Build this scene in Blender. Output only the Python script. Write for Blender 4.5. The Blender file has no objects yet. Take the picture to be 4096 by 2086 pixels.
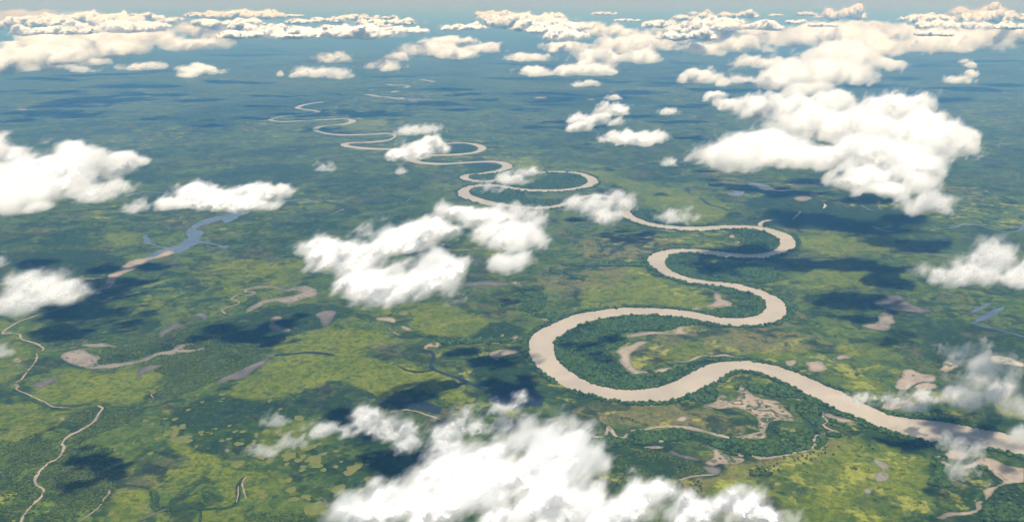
import bpy, bmesh, math, random
import numpy as np
from mathutils import Vector
from mathutils.geometry import tessellate_polygon

C = bpy.context
S = C.scene
# ------------------------------------------------------------------ camera, sky, sun, exposure
FOC = 2231.0                      # focal length in pixels of a 2576-pixel-wide picture
PITCH = math.atan(656 / FOC)      # looking down so that the horizon lies at the top edge
H = 2500.0                        # flying height in metres
cam = bpy.data.objects.new('camera', bpy.data.cameras.new('camera'))
S.collection.objects.link(cam)
S.camera = cam
cam.location = (0, 0, H)
cam.rotation_euler = (math.pi / 2 - PITCH, 0, 0)
cam.data.sensor_width = 36
cam.data.lens = 36 * FOC / 2576
cam.data.clip_start = 1
cam.data.clip_end = 2e6

EL = math.radians(77)
world = bpy.data.worlds.new('World')
S.world = world
world.use_nodes = True
wn = world.node_tree
sky = wn.nodes.new('ShaderNodeTexSky')
sky.sky_type = 'NISHITA'
sky.sun_disc = False
sky.sun_elevation = EL
sky.sun_rotation = math.pi
wn.links.new(sky.outputs[0], wn.nodes['Background'].inputs[0])
wn.nodes['Background'].inputs[1].default_value = 0.052
sun = bpy.data.objects.new('sun', bpy.data.lights.new('sun', 'SUN'))
S.collection.objects.link(sun)
sun.data.energy = 5.0
sun.data.angle = math.radians(0.53)
sun.data.color = (1.0, 0.955, 0.89)
sun.rotation_euler = (math.pi / 2 - EL, 0, 0)
S.view_settings.view_transform = 'Standard'
S.view_settings.look = 'None'
S.view_settings.exposure = 0.34
S.view_settings.gamma = 1.0
S.view_settings.use_curve_mapping = False
cy = S.cycles
cy.max_bounces = 34
cy.volume_bounces = 30
cy.diffuse_bounces = 3
cy.glossy_bounces = 2
cy.transmission_bounces = 4
cy.transparent_max_bounces = 24
cy.use_adaptive_sampling = False
cy.use_denoising = True
try:
    cy.denoiser = 'OPENIMAGEDENOISE'
    cy.denoising_prefilter = 'ACCURATE'
except Exception:
    pass
HAZE_DENS, HAZE_COL = 4.3e-5, (0.155, 0.455, 1.0)

# ------------------------------------------------------------------ helpers
CP, SP = math.cos(PITCH), math.sin(PITCH)


def unproj(u, v, z=0.0):
    x, y = (u - 1288) / FOC, -(v - 656) / FOC
    dy, dz = CP + y * SP, -SP + y * CP
    t = (z - H) / dz
    return x * t, dy * t, t * math.sqrt(x * x + y * y + 1)


def proj_np(X, Y, Z=0.0):
    Z = Z - H
    dep = Y * CP - Z * SP
    up = Y * SP + Z * CP
    dep = np.where(dep > 1, dep, 1)
    return 1288 + FOC * X / dep, 656 - FOC * up / dep


K = 2.342
ROW, COL = (0, 500, 1000, 1526), (0, 1000, 2000, 2996)


def cc(tile, pts):
    """survey sheet coordinates (row*10+column) -> picture coordinates"""
    if tile == 99:
        return [((2048 + x / 1.258) / 1.59006, (1043 + y / 1.258) / 1.59006) for x, y in pts]
    ox, oy = COL[tile % 10], ROW[tile // 10]
    return [((ox + x / K) / 1.59006, (oy + y / K) / 1.59006) for x, y in pts]


class B:
    def __init__(s, nt):
        s.nt = nt

    def n(s, t, **k):
        o = s.nt.nodes.new(t)
        for a, b in k.items():
            setattr(o, a, b)
        return o

    def put(s, sock, v):
        if hasattr(v, 'is_output'):
            s.nt.links.new(v, sock)
        else:
            sock.default_value = v

    def m(s, op, a, b=None, c=None, clamp=False):
        o = s.n('ShaderNodeMath', operation=op, use_clamp=clamp)
        s.put(o.inputs[0], a)
        if b is not None:
            s.put(o.inputs[1], b)
        if c is not None:
            s.put(o.inputs[2], c)
        return o.outputs[0]

    def v(s, op, a, b=None, scale=None):
        o = s.n('ShaderNodeVectorMath', operation=op)
        s.put(o.inputs[0], a)
        if b is not None:
            s.put(o.inputs[1], b)
        if scale is not None:
            s.put(o.inputs['Scale'], scale)
        return o.outputs['Value'] if op in ('LENGTH', 'DOT_PRODUCT') else o.outputs[0]

    def noise(s, vec, scale, detail=5.0, rough=.55, dist=0.0, out=0):
        o = s.n('ShaderNodeTexNoise', noise_dimensions='3D')
        s.put(o.inputs['Vector'], vec)
        o.inputs['Scale'].default_value = scale
        o.inputs['Detail'].default_value = detail
        o.inputs['Roughness'].default_value = rough
        o.inputs['Distortion'].default_value = dist
        return o.outputs[out]

    def step(s, x, lo, hi):
        o = s.n('ShaderNodeMapRange', interpolation_type='SMOOTHSTEP')
        s.put(o.inputs[0], x)
        o.inputs[1].default_value = lo
        o.inputs[2].default_value = hi
        return o.outputs[0]

    def mix(s, fac, a, b):
        o = s.n('ShaderNodeMix', data_type='RGBA')
        s.put(o.inputs[0], fac)
        s.put(o.inputs[6], a)
        s.put(o.inputs[7], b)
        return o.outputs[2]

    def pos(s):
        return s.n('ShaderNodeTexCoord').outputs['Object']

    def surf(s, col, rough=.9, spec=.1):
        p = s.n('ShaderNodeBsdfPrincipled')
        s.put(p.inputs['Base Color'], col)
        s.put(p.inputs['Roughness'], rough)
        s.put(p.inputs['Specular IOR Level'], spec)
        o = s.n('ShaderNodeOutputMaterial')
        s.put(o.inputs[0], p.outputs[0])
        return p


def newmat(n):
    m = bpy.data.materials.new(n)
    m.use_nodes = True
    m.node_tree.nodes.clear()
    return m, B(m.node_tree)


def rgb(r, g, b):
    return (r, g, b, 1.0)


def link(o, parent=None):
    S.collection.objects.link(o)
    if parent:
        o.parent = parent
    return o


def tag(o, label=None, cat=None, group=None, kind=None):
    for k, v in (('label', label), ('category', cat), ('group', group), ('kind', kind)):
        if v:
            o[k] = v
    return o


def vnoise(x, y, seed=0, octs=4):
    """value noise on arrays, 0..1"""
    out = np.zeros_like(x, dtype=float)
    amp, tot = 1.0, 0.0
    for o in range(octs):
        xi, yi = np.floor(x).astype(np.int64), np.floor(y).astype(np.int64)
        fx, fy = x - xi, y - yi
        fx, fy = fx * fx * (3 - 2 * fx), fy * fy * (3 - 2 * fy)

        def h(a, b):
            q = (a * 374761393 + b * 668265263 + (seed + o * 17) * 1442695041) & 0xffffffff
            q = ((q ^ (q >> 13)) * 1274126177) & 0xffffffff
            return ((q ^ (q >> 16)) & 0xffff) / 65535.0
        r = (h(xi, yi) * (1 - fx) + h(xi + 1, yi) * fx) * (1 - fy) + (h(xi, yi + 1) * (1 - fx) + h(xi + 1, yi + 1) * fx) * fy
        out += r * amp
        tot += amp
        amp *= .5
        x, y = x * 2 + 13.7, y * 2 + 7.1
    return out / tot


def smooth(pts, closed=False, n=6):
    """Catmull-Rom through the points"""
    p = [np.array(q, float) for q in pts]
    L = len(p)
    out = []
    rng = range(L if closed else L - 1)
    for i in rng:
        if closed:
            a, b, c, d = p[i - 1], p[i], p[(i + 1) % L], p[(i + 2) % L]
        else:
            b, c = p[i], p[i + 1]
            a = p[i - 1] if i else 2 * b - c
            d = p[i + 2] if i + 2 < L else 2 * c - b
        for k in range(n):
            t = k / n
            out.append(.5 * (2 * b + (c - a) * t + (2 * a - 5 * b + 4 * c - d) * t * t + (3 * b - a - 3 * c + d) * t ** 3))
    if not closed:
        out.append(p[-1])
    return np.array(out)


def ground_pts(view):
    return np.array([unproj(u, max(v, 12.0), 0)[:2] for u, v in view])


def ribbon(view, w, seed=0, taper=False):
    """world outline of a channel w metres wide round a traced centre line"""
    c = ground_pts(smooth(view, False, 5))
    d = np.gradient(c, axis=0)
    d /= np.linalg.norm(d, axis=1)[:, None] + 1e-9
    nrm = np.stack([-d[:, 1], d[:, 0]], 1)
    dist = np.hypot(c[:, 0], c[:, 1])
    s = np.concatenate([[0], np.cumsum(np.linalg.norm(np.diff(c, axis=0), axis=1))])
    k = .35 + 1.3 * vnoise(s / (w * 4), s * 0 + seed, seed, 2)
    if taper:
        k *= np.clip(np.minimum(np.linspace(0, 6, len(k)), np.linspace(6, 0, len(k))) + .25, .25, 1)
    k2 = .35 + 1.3 * vnoise(s / (w * 3), s * 0 + seed + 9, seed + 5, 2)
    return np.concatenate([c + nrm * (w / 2 * k)[:, None], (c - nrm * (w / 2 * k2)[:, None])[::-1]])


def rough(P, amp, seed):
    """breaks up a smooth outline"""
    n1 = vnoise(P[:, 0] / (amp * 5) + 500, P[:, 1] / (amp * 5) + 500, seed, 3) - .5
    n2 = vnoise(P[:, 0] / (amp * 5) + 900, P[:, 1] / (amp * 5) + 900, seed + 3, 3) - .5
    return P + np.stack([n1, n2], 1) * amp * 2


ZS = [0.3]


def sheet(name, P, mat, **tags):
    ZS[0] += 0.02
    z = ZS[0]
    vs = [(float(x), float(y), z) for x, y in P]
    tr = tessellate_polygon([[Vector(v) for v in vs]])
    fs = []
    for a, b, c in tr:
        q = (vs[b][0] - vs[a][0]) * (vs[c][1] - vs[a][1]) - (vs[b][1] - vs[a][1]) * (vs[c][0] - vs[a][0])
        fs.append((a, b, c) if q > 0 else (a, c, b))
    me = bpy.data.meshes.new(name)
    me.from_pydata(vs, [], fs)
    a = me.attributes.new('margin', 'FLOAT', 'POINT')
    a.data.foreach_set('value', (.52 + .75 * vnoise(P[:, 0] / 60. + 900, P[:, 1] / 60. + 900, 77, 2)).astype(np.float32))
    me.materials.append(mat)
    o = link(bpy.data.objects.new(name, me))
    return tag(o, **tags)


def soft_sheet(name, P, mat, **tags):
    """a mudflat: cells of the survey grid inside the outline, each vertex knowing how deep inside it lies"""
    u, v = proj_np(P[:, 0], P[:, 1])
    mk = np.zeros((MH, MW), np.float32)
    fill(mk, np.stack([u, v], 1))
    y0, y1 = max(0, int(v.min() / 2) - 8), min(MH, int(v.max() / 2) + 8)
    x0, x1 = max(0, int(u.min() / 2) - 10), min(MW, int(u.max() / 2) + 10)
    if y1 - y0 < 4 or x1 - x0 < 4:
        return None
    sub = blur(mk[y0:y1, x0:x1], 3 if min(y1 - y0, x1 - x0) > 24 else 2)
    ny, nx = sub.shape
    on = sub > .06
    cell = on[:-1, :-1] | on[1:, :-1] | on[:-1, 1:] | on[1:, 1:]
    ZS[0] += .02
    idx = -np.ones((ny, nx), int)
    used = np.zeros((ny, nx), bool)
    for a, c in ((0, 0), (0, 1), (1, 0), (1, 1)):
        used[a:ny - 1 + a, c:nx - 1 + c] |= cell
    idx[used] = np.arange(used.sum())
    r, q = np.nonzero(used)
    vs = [(*unproj((x0 + b_) * 2 + 1, (y0 + a_) * 2 + 1, 0)[:2], ZS[0]) for a_, b_ in zip(r, q)]
    r, q = np.nonzero(cell)
    fs = np.stack([idx[r + 1, q], idx[r + 1, q + 1], idx[r, q + 1], idx[r, q]], 1).tolist()
    me = bpy.data.meshes.new(name)
    me.from_pydata(vs, [], fs)
    a = me.attributes.new('margin', 'FLOAT', 'POINT')
    a.data.foreach_set('value', sub[used].astype(np.float32))
    me.materials.append(mat)
    return tag(link(bpy.data.objects.new(name, me)), **tags)


MW, MH = 1288, 656                # survey masks at half the picture's pixels


def fill(mask, view, val=1.0, op='max'):
    P = np.asarray(view, float) / 2
    x, y = P[:, 0], P[:, 1]
    x2, y2 = np.roll(x, -1), np.roll(y, -1)
    for r in range(max(0, int(y.min())), min(MH - 1, int(y.max()) + 1) + 1):
        yy = r + .5
        c = (y <= yy) != (y2 <= yy)
        if not c.any():
            continue
        xs = np.sort(x[c] + (yy - y[c]) * (x2[c] - x[c]) / (y2[c] - y[c]))
        for a, b in zip(xs[::2], xs[1::2]):
            a, b = max(0, int(round(a))), min(MW, int(round(b)))
            if b > a:
                mask[r, a:b] = np.maximum(mask[r, a:b], val) if op == 'max' else val


def fill_world(mask, P, val=1.0, op='max'):
    u, v = proj_np(P[:, 0], P[:, 1])
    fill(mask, np.stack([u, v], 1), val, op)


def blur(a, r):
    for ax in (0, 1):
        rr = r if ax else max(1, r // 2)
        for _ in range(2):
            p = np.concatenate([np.repeat(np.take(a, [0], ax), rr + 1, ax), a, np.repeat(np.take(a, [-1], ax), rr, ax)], ax)
            cs = np.cumsum(p, ax)
            n = a.shape[ax]
            a = (np.take(cs, range(2 * rr + 1, 2 * rr + 1 + n), ax) - np.take(cs, range(0, n), ax)) / (2 * rr + 1)
    return a


# ------------------------------------------------------------------ materials of the land
def water_mat(name, c1, c2, rough_=.3, spec=.35, sc=1 / 260.):
    m, b = newmat(name)
    p = b.pos()
    st = b.v('MULTIPLY', p, (1, 1, 0))
    n = b.noise(st, sc, 5, .6, .6)
    n2 = b.noise(st, sc * 14, 3, .5)
    f = b.m('ADD', b.m('MULTIPLY', b.step(n, .32, .68), .8), b.m('MULTIPLY', n2, .2))
    b.surf(b.mix(f, rgb(*c1), rgb(*c2)), rough_, spec)
    return m


def mud_mat(name, c1, c2, veg, cover):
    m, b = newmat(name)
    p = b.pos()
    n = b.noise(p, 1 / 130., 5, .6)
    n2 = b.noise(p, 1 / 26., 4, .6)
    n3 = b.noise(b.v('ADD', p, (730., 90., 5.)), 1 / 70., 6, .62, 1.2)
    col = b.mix(b.step(n, .35, .65), rgb(*c1), rgb(*c2))
    col = b.mix(b.m('MULTIPLY', b.step(n2, .5, .7), .35), col, rgb(*[q * .7 for q in c1]))
    col = b.mix(b.step(n3, 1 - cover - .06, 1 - cover + .06), col, rgb(*veg))
    at = b.n('ShaderNodeAttribute', attribute_name='margin')
    e = b.m('ADD', at.outputs['Fac'], b.m('ADD', b.m('MULTIPLY', b.m('SUBTRACT', n3, .5), .9), b.m('MULTIPLY', b.m('SUBTRACT', n2, .5), .5)))
    col = b.mix(b.step(e, .62, .95), b.mix(.45, col, rgb(*veg)), col)
    pr = b.n('ShaderNodeBsdfPrincipled')
    b.put(pr.inputs['Base Color'], col)
    pr.inputs['Roughness'].default_value = .85
    pr.inputs['Specular IOR Level'].default_value = .15
    mx = b.n('ShaderNodeMixShader')
    b.put(mx.inputs[0], b.step(e, .40, .52))
    b.put(mx.inputs[1], b.n('ShaderNodeBsdfTransparent').outputs[0])
    b.put(mx.inputs[2], pr.outputs[0])
    b.put(b.n('ShaderNodeOutputMaterial').inputs[0], mx.outputs[0])
    return m


def veg_mat(name, c1, c2, sc=1 / 60.):
    m, b = newmat(name)
    p = b.pos()
    n = b.noise(p, sc, 5, .6)
    b.surf(b.mix(b.step(n, .36, .64), rgb(*c1), rgb(*c2)), .95, .05)
    return m


M_RIVER = water_mat('silty_water', (.315, .275, .225), (.40, .35, .28), .25, .45, 1 / 420.)
M_BLUE = water_mat('open_water', (.055, .08, .125), (.10, .13, .18), .2, .5)
M_DEEP = None
M_TAN = mud_mat('tan_mud', (.235, .195, .155), (.31, .26, .21), (.045, .06, .022), .36)
M_TANV = mud_mat('tan_mud_with_plants', (.24, .19, .15), (.33, .265, .205), (.04, .065, .022), .49)
M_PURP = mud_mat('grey_mud', (.165, .147, .122), (.235, .208, .17), (.035, .055, .025), .40)
M_DKMUD = mud_mat('dark_mud', (.085, .078, .075), (.14, .128, .118), (.03, .04, .025), .36)
M_GRAY = mud_mat('dry_pan', (.17, .155, .13), (.21, .195, .16), (.10, .12, .05), .36)
M_DEEP = mud_mat('shaded_swamp_water', (.009, .016, .034), (.016, .026, .048), (.018, .035, .014), .40)  # cloud shade over this water is put into its dark colour
M_DKVEG = veg_mat('channel_reeds', (.014, .035, .016), (.03, .06, .025), 1 / 30.)
M_SAND = mud_mat('pale_sand', (.36, .32, .25), (.44, .39, .31), (.08, .10, .04), .40)
M_PINK = mud_mat('bare_soil', (.36, .22, .17), (.44, .28, .21), (.10, .12, .05), .32)

# ------------------------------------------------------------------ the river
N_BANK = (cc(33, [(5200, 1100), (4000, 820), (3200, 640), (2700, 540), (2576, 520), (2300, 458), (2150, 435), (1900, 385), (1700, 362), (1500, 340), (1300, 303), (1000, 165), (850, 80)])
          + cc(23, [(800, 1300), (600, 1210), (480, 1160), (330, 1105), (200, 1070), (0, 1037)])
          + cc(22, [(2450, 1045), (2300, 1035), (2150, 1040), (1990, 1060), (1850, 1110), (1750, 1170), (1600, 1245), (1450, 1285),
                    (1300, 1302), (1200, 1305), (1100, 1300), (980, 1280), (850, 1240), (720, 1170), (600, 1090), (530, 1000), (505, 920), (510, 870),
                    (550, 820), (640, 750), (760, 695), (900, 655), (1060, 622), (1250, 608), (1400, 608), (1600, 620), (1750, 640), (1900, 670),
                    (2050, 692), (2200, 708)])
          + cc(23, [(0, 712), (120, 705), (200, 685), (280, 655), (330, 620), (355, 580), (358, 550), (345, 520), (310, 470), (250, 430), (180, 400), (90, 365), (0, 345)])
          + cc(22, [(2250, 318), (2100, 300), (1980, 290), (1850, 270), (1740, 245), (1640, 205), (1570, 155), (1548, 115), (1550, 90), (1575, 60), (1640, 35),
                    (1720, 25), (1850, 28), (1950, 45), (2080, 65), (2250, 78)])
          + cc(13, [(0, 1252), (150, 1245), (250, 1225), (350, 1190), (420, 1150), (440, 1120), (430, 1080), (400, 1040), (340, 1010), (260, 985), (180, 965), (120, 952)])
          + cc(12, [(2420, 945), (2300, 940), (2100, 938), (1900, 950), (1700, 950), (1600, 940), (1500, 930), (1400, 910), (1330, 885), (1270, 860), (1235, 830), (1225, 805),
                    (1245, 780), (1250, 750), (1235, 725), (1200, 700), (1130, 675), (1050, 660), (950, 650), (850, 650), (760, 662), (680, 690), (600, 725), (500, 750), (400, 762), (300, 765), (150, 755)])
          + cc(11, [(2400, 738), (2250, 710), (2130, 675), (2070, 650), (2055, 620), (2080, 595), (2150, 580), (2300, 575)])
          + cc(12, [(0, 582), (100, 600), (250, 620), (420, 628), (600, 620), (750, 600), (850, 580), (910, 550), (920, 530), (900, 500), (850, 470), (770, 448), (650, 436), (500, 432), (400, 437), (200, 455)])
          + cc(11, [(2400, 488), (2240, 518), (2150, 517), (2080, 505), (2050, 490), (2060, 475), (2110, 463), (2250, 455), (2350, 440), (2420, 415), (2455, 390), (2440, 365), (2380, 345),
                    (2280, 335), (2150, 338), (2000, 347), (1850, 356), (1700, 352), (1600, 340), (1550, 320), (1545, 308), (1600, 295), (1800, 287), (1950, 282), (2100, 267), (2180, 245), (2215, 220),
                    (2200, 200), (2150, 180), (2050, 167), (1950, 165), (1800, 172), (1600, 200), (1430, 219), (1300, 217), (1150, 213), (1020, 203), (940, 192), (920, 182), (940, 174), (1020, 168),
                    (1150, 165), (1250, 155), (1320, 140), (1360, 115), (1370, 95), (1340, 80), (1270, 74), (1150, 80), (950, 88), (800, 84), (700, 70), (645, 50), (638, 40), (660, 22), (700, 12), (770, 3)])
          + cc(1, [(850, 1172), (950, 1157), (995, 1136), (965, 1118), (900, 1110)]))
S_BANK = (cc(33, [(5200, 1420), (4000, 1080), (3200, 860), (2700, 730), (2576, 690), (2260, 630), (2020, 595), (1800, 575), (1600, 545), (1350, 460), (1170, 405), (1000, 330), (760, 225), (540, 115), (340, 0)])
          + cc(23, [(400, 1270), (250, 1205), (110, 1155), (0, 1130)])
          + cc(22, [(2220, 1128), (2130, 1165), (2060, 1210), (1990, 1255)])
          + cc(32, [(2020, 0), (1900, 60), (1800, 110), (1650, 160), (1550, 180), (1450, 190), (1300, 195), (1150, 185), (960, 155), (830, 115), (700, 80), (600, 45)])
          + cc(22, [(670, 1311), (560, 1250), (470, 1190), (390, 1140), (330, 1075), (290, 1010), (270, 950), (262, 890), (275, 840), (300, 800), (350, 760), (430, 715), (500, 685), (620, 630),
                    (760, 590), (880, 570), (1050, 548), (1200, 538), (1400, 540), (1560, 548), (1760, 568), (1950, 605), (2080, 630), (2200, 637), (2300, 632), (2400, 610), (2460, 575), (2485, 545),
                    (2490, 510), (2465, 470), (2420, 430), (2340, 395), (2200, 365), (2050, 340), (1920, 325), (1780, 305), (1700, 285), (1600, 255), (1500, 210), (1430, 165), (1395, 125), (1380, 95),
                    (1390, 65), (1420, 40), (1480, 15)])
          + cc(12, [(1550, 1170), (1650, 1157), (1800, 1158), (1950, 1170), (2100, 1185), (2250, 1200), (2400, 1203)])
          + cc(13, [(100, 1198), (200, 1180), (260, 1150), (285, 1120), (290, 1095), (270, 1060), (220, 1025), (150, 995), (70, 980)])
          + cc(12, [(2400, 975), (2250, 968), (2100, 975), (1900, 990), (1700, 988), (1550, 972), (1400, 950), (1280, 915), (1180, 875), (1130, 850), (1110, 815), (1130, 780), (1120, 740), (1080, 710),
                    (980, 680), (900, 668), (820, 675), (750, 710), (650, 745), (560, 770), (450, 785), (350, 788), (200, 780)])
          + cc(11, [(2350, 768), (2200, 745), (2080, 710), (1990, 685), (1950, 660), (1943, 630), (1960, 605), (2010, 580), (2090, 562), (2250, 555)])
          + cc(12, [(40, 565), (150, 585), (300, 600), (450, 602), (600, 598), (720, 580), (800, 550), (820, 525), (805, 500), (760, 475), (690, 455), (580, 445), (450, 447), (300, 455)])
          + cc(11, [(2450, 498), (2260, 535), (2180, 537), (2080, 532), (2000, 516), (1962, 497), (1975, 475), (2020, 462), (2130, 450), (2250, 435), (2340, 410), (2362, 385), (2350, 368), (2290, 352),
                    (2150, 351), (1950, 362), (1800, 372), (1650, 368), (1560, 358), (1490, 340), (1462, 322), (1475, 305), (1560, 283), (1800, 275), (1950, 268), (2060, 258), (2120, 240), (2140, 215),
                    (2120, 200), (2060, 180), (1980, 173), (1850, 178), (1650, 205), (1430, 233), (1300, 233), (1100, 230), (960, 215), (870, 200), (850, 185), (870, 172), (950, 162), (1080, 157),
                    (1200, 148), (1300, 133), (1340, 115), (1345, 98), (1310, 86), (1250, 85), (1100, 92), (900, 98), (750, 90), (640, 70), (585, 45), (600, 25), (650, 12), (740, 2)])
          + cc(1, [(850, 1162), (925, 1140), (920, 1125), (890, 1112)]))
nb = ground_pts(smooth(N_BANK, False, 4))
sb = ground_pts(smooth(S_BANK, False, 4))
RIVER = rough(np.concatenate([nb, sb[::-1]]), 5.0, 3)
sheet('river', RIVER, M_RIVER, kind='structure', label='wide tan silty river winding in tight bends across the wetland')
RV2 = []
for pts, w in ((cc(1, [(900, 1111), (700, 1120), (500, 1131), (350, 1138), (270, 1137), (205, 1130), (190, 1121), (225, 1105), (300, 1092), (400, 1082), (500, 1075), (590, 1062), (642, 1051), (600, 1038),
                        (540, 1030), (470, 1018), (450, 1008), (475, 994), (520, 980), (600, 965), (690, 955)]), 105),
               (cc(1, [(1090, 885), (1130, 890), (1200, 905), (1300, 910), (1400, 928), (1435, 924), (1410, 914)]), 130),
               (cc(1, [(1290, 790), (1340, 798), (1430, 800), (1490, 810), (1440, 822)]), 130),
               (cc(1, [(1330, 866), (1360, 856), (1395, 854)]), 130),
               (cc(1, [(1610, 745), (1660, 755), (1720, 766), (1690, 770)]), 130),
               (cc(1, [(1120, 845), (1165, 844)]), 130)):
    P = ribbon(pts, w, 4)
    RV2.append(P)
    sheet('river_reach', P, M_RIVER, kind='structure', label='distant upper reach of the tan river, broken into pale bends')

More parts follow.
